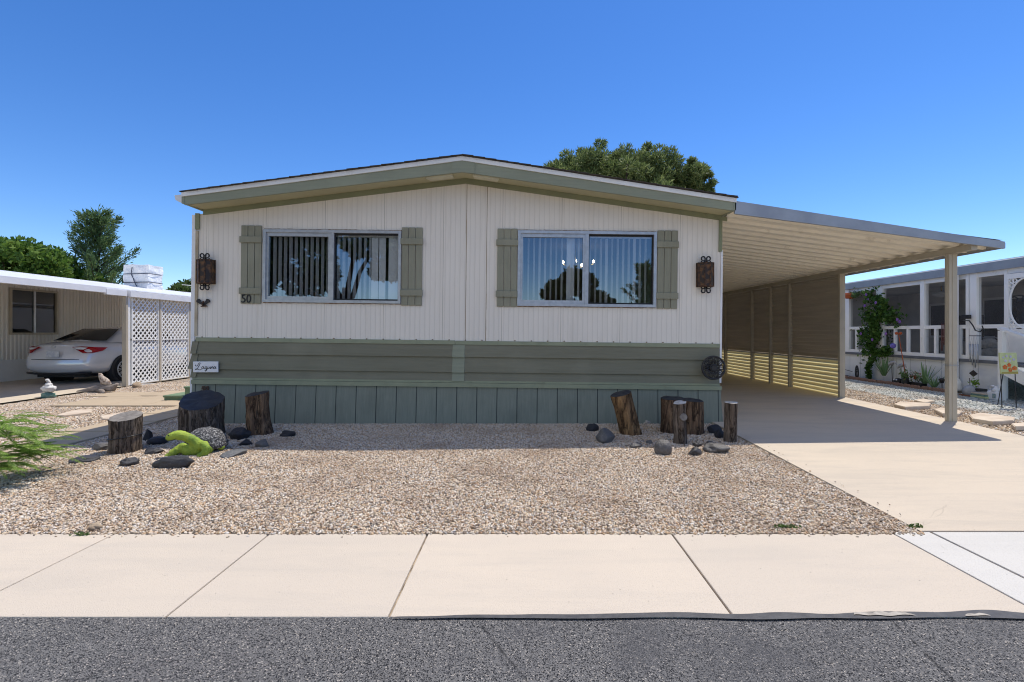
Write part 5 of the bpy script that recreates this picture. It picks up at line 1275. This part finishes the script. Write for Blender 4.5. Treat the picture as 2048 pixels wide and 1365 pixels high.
o = thing('porch_table', (PX_+.7, 12.9, .74), 'round patio table holding potted plants inside the porch', 'table')
b = B(); b.lathe((PX_+.75,13.1,1.40), [(.42,0),(.42,.03)], 20); b.obj('table_top', M['darkcloth'], o)
b = B(); b.tube([(PX_+.75,13.1,.74),(PX_+.75,13.1,1.4)], .03, 8); b.obj('leg', M['iron'], o)
P = np.array([PX_+.7,13.15,1.62])+rng.normal(size=(260,3))*np.array([.12,.16,.11]); o = leafmesh('potted_foliage', P, .05, M['vine'], loc=(PX_+.7,13.15,1.44)); tag(o, 'dark leafy plant on the patio table inside the porch', 'plant')
P = np.array([PX_+.5,13.0,1.1])+rng.normal(size=(220,3))*np.array([.12,.14,.16]); o = leafmesh('potted_foliage', P, .05, M['vine'], loc=(PX_+.5,13.0,.8)); tag(o, 'leafy plant low inside the porch at its far left bay', 'plant')
o = thing('cushion_heap', (PX_+.55, 9.95, .74), 'pale cushions heaped inside the porch by the corner post', 'cushions')
for k, (dx, dy, dz) in enumerate(((0,0,.12),(.1,.25,.1),(.05,.1,.3))):
    b = B(); b.blob((PX_+.5+dx,9.9+dy,.76+dz), (.14,.2,.11), 3, .12, 2, k); b.obj('cushion', M['paper'] if k == 1 else M['statue'], o)
o = thing('folded_lounger', (PX_+.45, 9.38, .74), 'black folded lounge chair inside the right porch bay', 'chair')
b = B(); b.obox((PX_+.45,9.3,.98), (0,.22,.16), (.22,0,0), (0,-.012,.018)); b.obox((PX_+.45,9.42,1.2), (0,.16,.02), (.2,0,0), (0,0,.015)); b.obj('sling', M['darkcloth'], o)
b = B()
for s in (-.22, .22): b.tube([(PX_+.45+s,9.08,.76),(PX_+.45+s,9.55,1.18)], .014, 6); b.tube([(PX_+.45+s,9.5,.76),(PX_+.45+s,9.2,1.15)], .014, 6)
b.obj('frame', M['iron'], o)
# screen door with gingerbread ring at the right edge
dr = thing('screen_door', (PX_, 8.7, .75), 'white screen door with round gingerbread fretwork at the right photo edge', 'door')
b = B(); y0, y1 = 8.36, 9.07; b.box(PX_-.05, PX_-.01, y1-.05, y1, .76, 2.37); b.box(PX_-.05, PX_-.01, y0, y0+.05, .76, 2.37); b.box(PX_-.05, PX_-.01, y0+.05, y1-.05, 2.28, 2.37); b.box(PX_-.05, PX_-.01, y0+.05, y1-.05, 1.28, 1.36); b.box(PX_-.05, PX_-.01, y0+.05, y1-.05, .76, .86); b.obj('frame', M['porchtrim'], dr)
b = B(); yc, zc, ra, rb = (y0+y1)/2, 1.82, .30, .455
b.tube([(PX_-.03,yc+ra*math.cos(a),zc+rb*math.sin(a)) for a in np.linspace(0, 2*PI, 37)], .016, 6, False)
for sy in (-1, 1):
    for sz in (-1, 1):
        cy, cz2 = yc+sy*.29, zc+sz*.44
        for k in range(3):
            r_ = .035+.0*k; c2 = (cy-sy*(.03+.055*(k % 2)), cz2-sz*(.02+.08*(k//2+ (k == 1)*0)))
            b.tube([(PX_-.03, c2[0]+r_*math.cos(a), c2[1]+r_*math.sin(a)) for a in np.linspace(0, 2*PI, 13)], .011, 5, False)
        b.tube([(PX_-.03,cy,cz2-sz*.22),(PX_-.03,cy-sy*.05,cz2-sz*.15),(PX_-.03,cy-sy*.06,cz2-sz*.06),(PX_-.03,cy-sy*.16,cz2-sz*.02)], .011, 5)
b.obj('fretwork', M['porchtrim'], dr)
b = B(); b.box(PX_-.045, PX_-.015, y0+.05, y1-.05, .861, 1.279); b.obj('kick_panel', M['white'], dr)
# stair rail + side of the steps at the right edge
st = thing('porch_steps', (8.5, 8.7, .06), 'white wooden porch steps and handrail at the right photo edge', 'steps')
b = B(); b.bar((8.72,8.93,1.375), (8.60,7.6,.93), .11, .045); b.obj('handrail', M['white'], st)
for y, z in ((8.84,1.33),(8.2,1.10),(7.65,.92)):
    b = B(); b.box(8.62, 8.70, y-.04, y+.04, .06, z); b.obj('newel', M['white'], st)
b = B(); b.prism([(8.60,8.86,.80),(8.60,8.86,.58),(8.60,7.6,.06),(8.60,7.6,.28)], (.025,0,0)); b.obj('stringer', M['white'], st)
b = B(); b.box(8.63, 8.97, 8.0, 8.88, .69, .74, .005); b.obj('landing', M['ledge'], st)
for i in range(3):
    b = B(); b.box(8.63, 9.6, 7.55+i*.25, 7.82+i*.25, .20+i*.15, .24+i*.15, .005); b.obj('tread', M['ledge'], st)
# downspout beside the porch corner
o = thing('downspout', (PX_-.12, 10.05, .1), 'white downspout with flared foot behind the front carport post', 'downspout')
b = B(); b.box(PX_-.18, PX_-.08, 10.0, 10.1, .32, 2.47, .008); b.obj('pipe', M['whitemetal'], o)
b = B(); b.lathe((PX_-.13,10.05,.10), [(.12,0),(.13,.05),(.11,.12),(.115,.16),(.09,.24)], 12); b.obj('foot', M['white'], o)

# edging blocks and bed
yy = 9.9; n = 0; proto = None
while yy < 14.6:
    if proto is None:
        b = B(); b.prism([(0,-.125,0),(0,.125,0),(0,.125,.07),(0,.08,.10),(0,.04,.075),(0,0,.105),(0,-.04,.075),(0,-.08,.10),(0,-.125,.07)], (-.06,0,0))
        bmesh.ops.bevel(b.bm, geom=b.bm.edges[:], offset=.006, segments=1, affect='EDGES')
        o = proto = b.obj('edging_block', M['brick'])
    else: o = proto.copy(); COL.objects.link(o)
    o.location = (8.62+.03*math.sin(n*1.3), yy, .05); o.rotation_euler = (0, 0, .08*math.sin(n*2.1))
    tag(o, 'scalloped brick red edging block in the row along the porch bed', 'edging block', 'edging blocks along the porch bed'); yy += .262; n += 1
b = B(); b.face([(8.6,9.8,.085),(9.0,9.8,.085),(9.0,14.7,.085),(8.6,14.7,.085)]); struct('flower_bed_soil', b, M['soil'])

def blades(name, base, n, L, spread, label, m='iris'):
    base = Vector(base); V = []; Fc = []
    for i in range(n):
        a = 2*PI*i/n+random.random(); tilt = spread*(.25+.75*random.random()); l = L*(.65+.4*random.random()); w_ = .016+.008*random.random()
        d = Vector((math.cos(a), math.sin(a), 0)); s = Vector((-d.y, d.x, 0)); k0 = len(V); ns = 5
        for j in range(ns+1):
            t = j/ns; c = base+d*(.03+l*math.sin(tilt)*t+.06*t*t*tilt)+Vector((0,0,l*math.cos(tilt)*t-.05*t*t*tilt)); ww = w_*(1-t**2.2)+.001
            V += [c-s*ww, c+s*ww]
        for j in range(ns): Fc.append((k0+2*j, k0+2*j+1, k0+2*j+3, k0+2*j+2))
    o = arrmesh(name, [tuple(v) for v in V], Fc, M[m], loc=tuple(base)); return tag(o, label, 'plant', 'irises in the porch bed')
blades('iris_clump', xp(1768,752,8.78)*1+Vector((0,0,-.0)), 26, .50, .55, 'large fan of green iris leaves at the foot of the flowering vine')
blades('iris_clump', xp(1850,768,8.74), 14, .50, .75, 'iris clump with one long leaning blade, middle of the porch bed')
blades('iris_clump', xp(1868,775,8.68), 13, .34, .8, 'small low iris clump nearest the front carport post')
blades('iris_clump', xp(1808,760,8.74), 9, .3, .5, 'thin iris clump beside the stork stakes')
# flowering vine
vb = xp(1742,762,8.85); o = thing('flowering_vine', tuple(vb), 'purple flowered climbing vine on the porch front', 'vine')
spine = [(1738,758),(1736,735),(1748,712),(1742,690),(1752,668),(1748,645),(1757,625),(1768,612),(1755,600)]
P = []; b = B()
pts = [xp(x,y,8.88) for x,y in spine]; b.tube(pts, .012, 6)
side = [[(1752,668),(1735,665),(1725,672)],[(1757,632),(1778,630),(1795,636)],[(1748,645),(1738,640),(1730,622)],[(1757,605),(1742,596),(1736,590)],[(1748,708),(1770,705),(1775,700)],[(1752,672),(1738,690),(1730,705)]]
for q in side: b.tube([xp(x,y,8.87) for x,y in q], .007, 5)
b.obj('stem', M['stem'], o)
for q, wd, n in [(spine,.12,1250)]+[(s_,.10,240) for s_ in side]:
    A = np.array([xp(x,y,8.86) for x,y in q]); t = rng.random(n)*(len(q)-1); i = t.astype(int); f = (t-i)[:,None]
    P.append(A[i]*(1-f)+A[np.minimum(i+1,len(q)-1)]*f+rng.normal(size=(n,3))*np.array([.06,wd,.10])*(.55 if q is spine else 1)*np.where((A[i][:,2:3] < .95), .6, 1.0))
leafmesh('foliage', np.concatenate(P), .045, M['vine'], o, asp=.6)
for x, y in ((1733,590),(1730,612),(1752,606),(1800,644),(1795,640),(1722,668),(1736,600),(1772,668),(1745,680)):
    c = xp(x,y,8.74); b = B()
    for k in range(6):
        a = 2*PI*k/6; u = Vector((-.3, math.cos(a), math.sin(a))).normalized(); b.blob(c+u*.022, (.012,.022,.022), 1, .1)
    b.obj('blossom', M['purple'], o)
# stakes and ornaments in the bed
def stork(x, y, yb, label):
    c = xp(x,y,8.72); g = xp(x+2,yb,8.72); o = thing('bird_stake', (g.x,g.y,.08), label, 'garden stake', 'bird stakes in the porch bed')
    b = B(); b.tube([(g.x,g.y,.05), tuple(c)], .006, 5); b.obj('stake', M['iron'], o)
    b = B(); b.tube([c+Vector((0,.10,-.06)), c+Vector((0,.05,0)), c+Vector((0,-.02,.02)), c+Vector((0,-.08,.05)), c+Vector((0,-.12,.03)), c+Vector((0,-.17,-.02))], [.008,.035,.045,.022,.02,.004], 8); b.obj('bird', M['greycer'], o)
stork(1783, 728, 757, 'grey metal bird on a thin stake beside the iris fan')
stork(1802, 733, 762, 'grey metal bird on a thin stake right of the other one')
c0, c1 = xp(1812,757,8.7), xp(1797,668,8.7); o = thing('red_bow_pole', (c0.x,c0.y,.08), 'slanting rust red pole topped with an orange metal bow', 'garden stake')
b = B(); b.tube([c0,c1], .009, 6); b.obj('pole', M['orange'], o)
b = B()
for s in (-1, 1): b.blob(c1+Vector((0,-s*.06,.01)), (.02,.05,.035), 2, .15)
b.blob(c1, (.02,.02,.02), 1, 0); b.obj('bow', M['orange'], o)
c = xp(1786,692,8.72); o = thing('gazing_globe', (c.x,c.y,.08), 'purple glass globe on a stake in front of the porch rails', 'garden ornament')
b = B(); b.blob(c, (.06,.06,.062), 3, 0); b.obj('globe', M['globe'], o); b = B(); b.tube([c-Vector((0,0,.06)), (c.x,c.y,.06)], .006, 5); b.obj('stake', M['iron'], o)
c = xp(1715,748,8.72); o = thing('wire_basket', (c.x,c.y,.09), 'black wire basket lying on its side at the far end of the porch bed', 'basket')
b = B()
for k in range(8):
    t = k/7; rr = .05+.13*math.sin(PI*(.15+.6*t)); b.tube([(c.x+.16*(t-.5)+0*a, c.y-.12+.28*t+.0*math.cos(a)+rr*.35*math.cos(a), .13+rr*.75+rr*.95*math.sin(a)) for a in np.linspace(0, 2*PI, 17)], .008, 5, False)
b.tube([(c.x,c.y+.2,.13),(c.x,c.y+.55,.15),(c.x,c.y+.55,.30),(c.x,c.y+.2,.26)], .007, 5); b.obj('wire', M['iron'], o)
c = xp(1796,765,8.68); o = thing('frog_pot', (c.x,c.y,.08), 'small black pot with two white eyes between the stakes', 'garden ornament')
b = B(); b.blob(c+Vector((0,0,.03)), (.08,.10,.065), 3, .06); b.obj('body', M['black'], o)
for s in (-.035, .035):
    b = B(); b.blob(c+Vector((-.065,s,.06)), (.018,.02,.02), 2, 0); b.obj('eye', M['jug'], o)
c = xp(1811,757,8.62); o = thing('dark_urn', (c.x,c.y,.07), 'dark urn planter at the foot of the red pole', 'planter')
b = B(); b.lathe((c.x,c.y,.07), [(.05,0),(.06,.04),(.075,.12),(.06,.18),(.07,.20)], 14); b.obj('pot', M['iron'], o)
P = np.array([c.x,c.y,.33])+rng.normal(size=(70,3))*np.array([.04,.05,.05]); leafmesh('foliage', P, .03, M['weed'], o)
c = xp(1838,768,8.74); o = thing('trough_planter', (c.x,c.y,.08), 'black trough of reddish flowers left of the middle irises', 'planter')
b = B(); b.box(c.x-.07, c.x+.07, c.y-.14, c.y+.20, .08, .19, .01); b.obj('trough', M['iron'], o)
P = np.array([c.x,c.y+.08,.29])+rng.normal(size=(90,3))*np.array([.05,.10,.06]); leafmesh('foliage', P, .026, M['weed'], o)
P = np.array([c.x,c.y+.1,.34])+rng.normal(size=(24,3))*np.array([.05,.09,.05]); leafmesh('flowers', P, .024, M['orange'], o, asp=.9)
c = xp(1884,768,8.7); o = thing('solar_light', (c.x,c.y,.06), 'short black solar path light in the bed', 'path light')
b = B(); b.tube([(c.x,c.y,.05),(c.x,c.y,.26)], .008, 6); b.obj('stake', M['iron'], o); b = B(); b.lathe((c.x,c.y,.25), [(.03,0),(.05,.06),(.055,.08),(.02,.1)], 12); b.obj('head', M['iron'], o)
# hanging pot at the far porch corner
c = xp(1698,591,8.9); o = thing('hanging_planter', tuple(c), 'rust orange hanging planter at the far porch corner', 'planter')
b = B(); b.lathe((c.x,c.y-.02,c.z-.09), [(.09,0),(.12,.06),(.125,.14),(.11,.15)], 14); b.obj('pot', M['orange'], o)
P = np.array([c.x,c.y-.22,c.z])+rng.normal(size=(140,3))*np.array([.06,.11,.05]); leafmesh('foliage', P, .035, M['pine2'], o)
b = B(); b.tube([(c.x,c.y,c.z+.05),(c.x,c.y,2.46)], .005, 5); b.obj('hook', M['iron'], o)
# wind chime, hook, diamond
c = xp(1952,655,8.86); o = thing('plant_hook', tuple(c), 'black curled plant hook on the white porch corner post', 'hook')
b = B(); b.tube([c+Vector((0,.28,.14)), c+Vector((-.02,.12,.13)), c+Vector((-.04,.02,.03)), c+Vector((-.05,-.04,-.06)), c+Vector((-.05,-.14,-.09)), c+Vector((-.05,-.20,-.03)), c+Vector((-.05,-.18,.03))], .011, 6); b.obj('arm', M['iron'], o)
b = B(); b.box(c.x-.02, c.x+.06, c.y+.16, c.y+.30, c.z+.17, c.z+.25, .006); b.obj('clamp', M['iron'], o)
c = xp(1948,672,8.84); o = thing('wind_chime', tuple(c), 'silver tube wind chime hanging on the porch corner post', 'wind chime')
b = B(); b.tube([(c.x,c.y-.14,c.z),(c.x,c.y+.1,c.z)], .008, 5); b.obj('bar', M['iron'], o)
for k, (dy, l) in enumerate(((-.08,.36),(-.03,.46),(.03,.42),(.08,.34))):
    b = B(); b.tube([(c.x,c.y+dy,c.z-.16),(c.x,c.y+dy,c.z-.16-l)], .012, 7); b.tube([(c.x,c.y+dy,c.z-.16),(c.x,c.y+dy*.5,c.z)], .002, 4); b.obj('tube', M['alu'], o)
b = B(); q = Vector((c.x,c.y+.02,c.z-.74)); b.prism([q+Vector((0,.09,0)), q+Vector((0,0,.065)), q+Vector((0,-.09,0)), q+Vector((0,0,-.065))], (.012,0,0)); b.tube([q+Vector((0,0,.06)), (c.x,c.y,c.z)], .002, 4); b.obj('wind_catcher', M['iron'], o)
for k, (x, l) in enumerate(((1884,.55),(1888,.42))):
    c = xp(x,650,8.9); b = B(); b.tube([(c.x,c.y,c.z+.06),(c.x,c.y,c.z+.02)], .003, 4); b.tube([(c.x,c.y,c.z+.02),(c.x,c.y,c.z-l)], .011, 7)
    tag(b.obj('chime_tube', M['chime'], loc=tuple(c)), 'red brown chime tube hanging by the porch rail just left of the carport post', 'wind chime', 'red chime tubes by the porch rail')
# clutter at the skirting foot
c = xp(1940,783,8.6); o = thing('round_ornament', (c.x,c.y,.06), 'grey dome shaped garden ornament on the stones by the skirting', 'garden ornament')
b = B(); b.blob((c.x,c.y,.17), (.10,.13,.115), 3, .04); b.obj('dome', M['greycer'], o); b = B(); b.tube([(c.x,c.y,.27),(c.x,c.y+.01,.42)], .006, 5); b.obj('rod', M['iron'], o)
b = B(); b.box(c.x-.1, c.x+.1, c.y-.14, c.y+.14, .055, .10, .01); b.obj('base', M['clay'], o)
c = xp(1965,787,8.55); o = thing('book_stack', (c.x,c.y,.06), 'flat stack of boards and books beside the white jug', 'stack')
for k in range(4):
    b = B(); b.box(c.x-.10+.01*k, c.x+.10, c.y-.16+.012*k, c.y+.15, .06+.03*k, .087+.03*k, .003); b.obj('book', (M['paper'], M['canvas'], M['teal'], M['flag'])[k], o)
c = xp(1957,772,8.66); o = thing('seedling_tray', (c.x,c.y,.18), 'black tray with a green seedling behind the stack of books', 'planter')
b = B(); b.box(c.x-.07, c.x+.07, c.y-.11, c.y+.11, .185, .235, .006); b.obj('tray', M['iron'], o)
P = np.array([c.x,c.y+.08,.34])+rng.normal(size=(40,3))*np.array([.03,.035,.05]); leafmesh('seedling', P, .03, M['fern'], o)
c = xp(1991,790,8.6); o = thing('plastic_jug', (c.x,c.y,.06), 'white plastic jug with handle standing by the porch skirting', 'jug')
b = B(); b.box(c.x-.075, c.x+.075, c.y-.10, c.y+.10, .06, .24, .03); b.lathe((c.x,c.y-.02,.23), [(.08,0),(.05,.05),(.028,.07),(.028,.09)], 14); b.obj('bottle', M['jug'], o)
b = B(); b.tube([(c.x,c.y+.08,.25),(c.x,c.y+.115,.30),(c.x,c.y+.06,.325),(c.x,c.y+.0,.31)], .014, 7); b.obj('handle', M['jug'], o)
b = B(); b.box(c.x-.0785, c.x-.0755, c.y-.08, c.y-.02, .11, .19); b.obj('sticker', M['paper'], o)
# flower painting on thin legs
c = Vector((7.95, F*7.95/(2016-CX), 0)); 
o = thing('flower_painting', (c.x,c.y,.06), 'canvas painting of orange poppies on thin metal legs by the porch steps', 'painting')
k = c.y/F; zt, zb_ = H-(706-CY)*k, H-(748-CY)*k; hwid = 17*k
def pc(u, v, d=0.0): return Vector((c.x+(u-.5)*2*hwid, c.y-.03*(1-v)-d, zb_+(zt-zb_)*v))
b = B(); b.prism([pc(0,0), pc(1,-.0), pc(1,1), pc(0,1)], (0,.022,0)); b.obj('canvas', M['canvas'], o)
b = B(); b.prism([pc(.02,.01,.004), pc(.98,.01,.004), pc(.96,.11,.004), pc(.04,.09,.004)], (0,.003,0)); b.obj('painted_ground', M['ochre'], o)
def bloom(u, v, r, m, name='painted_flower'):
    b = B(); n = 14; b.prism([pc(u+r*(1+.18*math.sin(5*a))*math.cos(a), v+r*(1+.18*math.sin(5*a))*math.sin(a)*.82, .006) for a in np.linspace(0, 2*PI, n, endpoint=False)], (0,.004,0)); b.obj(name, m, o)
for u, v, r in ((.24,.32,.13),(.50,.42,.11),(.54,.20,.12),(.80,.27,.13)): bloom(u, v, r, M['petal']); 
for u, v, r in ((.3,.62,.08),(.55,.62,.07),(.78,.68,.075),(.38,.84,.07),(.62,.82,.07),(.18,.78,.06)): bloom(u, v, r, M['petalw'])
for u, v in ((.24,.32),(.54,.20),(.80,.27)):
    b = B(); b.prism([pc(u+.035*math.cos(a), v+.03*math.sin(a), .010) for a in np.linspace(0, 2*PI, 8, endpoint=False)], (0,.003,0)); b.obj('flower_centre', M['ochre'], o)
b = B()
for u in (.08, .92): b.tube([pc(u,.05)+Vector((0,.03,0)), Vector((pc(u,0).x, c.y-.02, .03))], .007, 5)
b.tube([pc(.5,.9)+Vector((0,.03,0)), Vector((c.x+.1,c.y+.28,.05))], .007, 5); b.obj('leg', M['iron'], o)

# ------------------------------------------------------------------ pieces that stand apart become parts of their own
SPLIT = {'rail','screw','eave_trim','soffit_vent','eave_end_board','belt_trim','siding_joint_cover','siding_corner_cap','side_wall','frieze_board','drip_edge','fascia_board',
         'door_seam','riser','skirting','sling','lap_siding','gutter','scroll','roof_edge','soffit','interior','interior_wall','window_bar','overhead_cable','flowers_'}
def split(o):
    bm = bmesh.new(); bm.from_mesh(o.data); seen = set(); parts = []
    for v in bm.verts:
        if v.index in seen: continue
        st_ = [v]; comp = []; seen.add(v.index)
        while st_:
            q = st_.pop(); comp.append(q.index)
            for e in q.link_edges:
                w_ = e.other_vert(q)
                if w_.index not in seen: seen.add(w_.index); st_.append(w_)
        parts.append(set(comp))
    bm.free()
    if len(parts) < 2: return
    for i, keep in enumerate(parts):
        b2 = bmesh.new(); b2.from_mesh(o.data)
        bmesh.ops.delete(b2, geom=[v for v in b2.verts if v.index not in keep], context='VERTS')
        m = bpy.data.meshes.new(o.data.name); b2.to_mesh(m); b2.free()
        for mm in o.data.materials: m.materials.append(mm)
        parts[i] = m
    for m in parts[1:]:
        c = o.copy(); c.data = m; COL.objects.link(c)
    o.data = parts[0]
for o in list(bpy.data.objects):
    if o.type == 'MESH' and o.name.split('.')[0] in SPLIT: split(o)
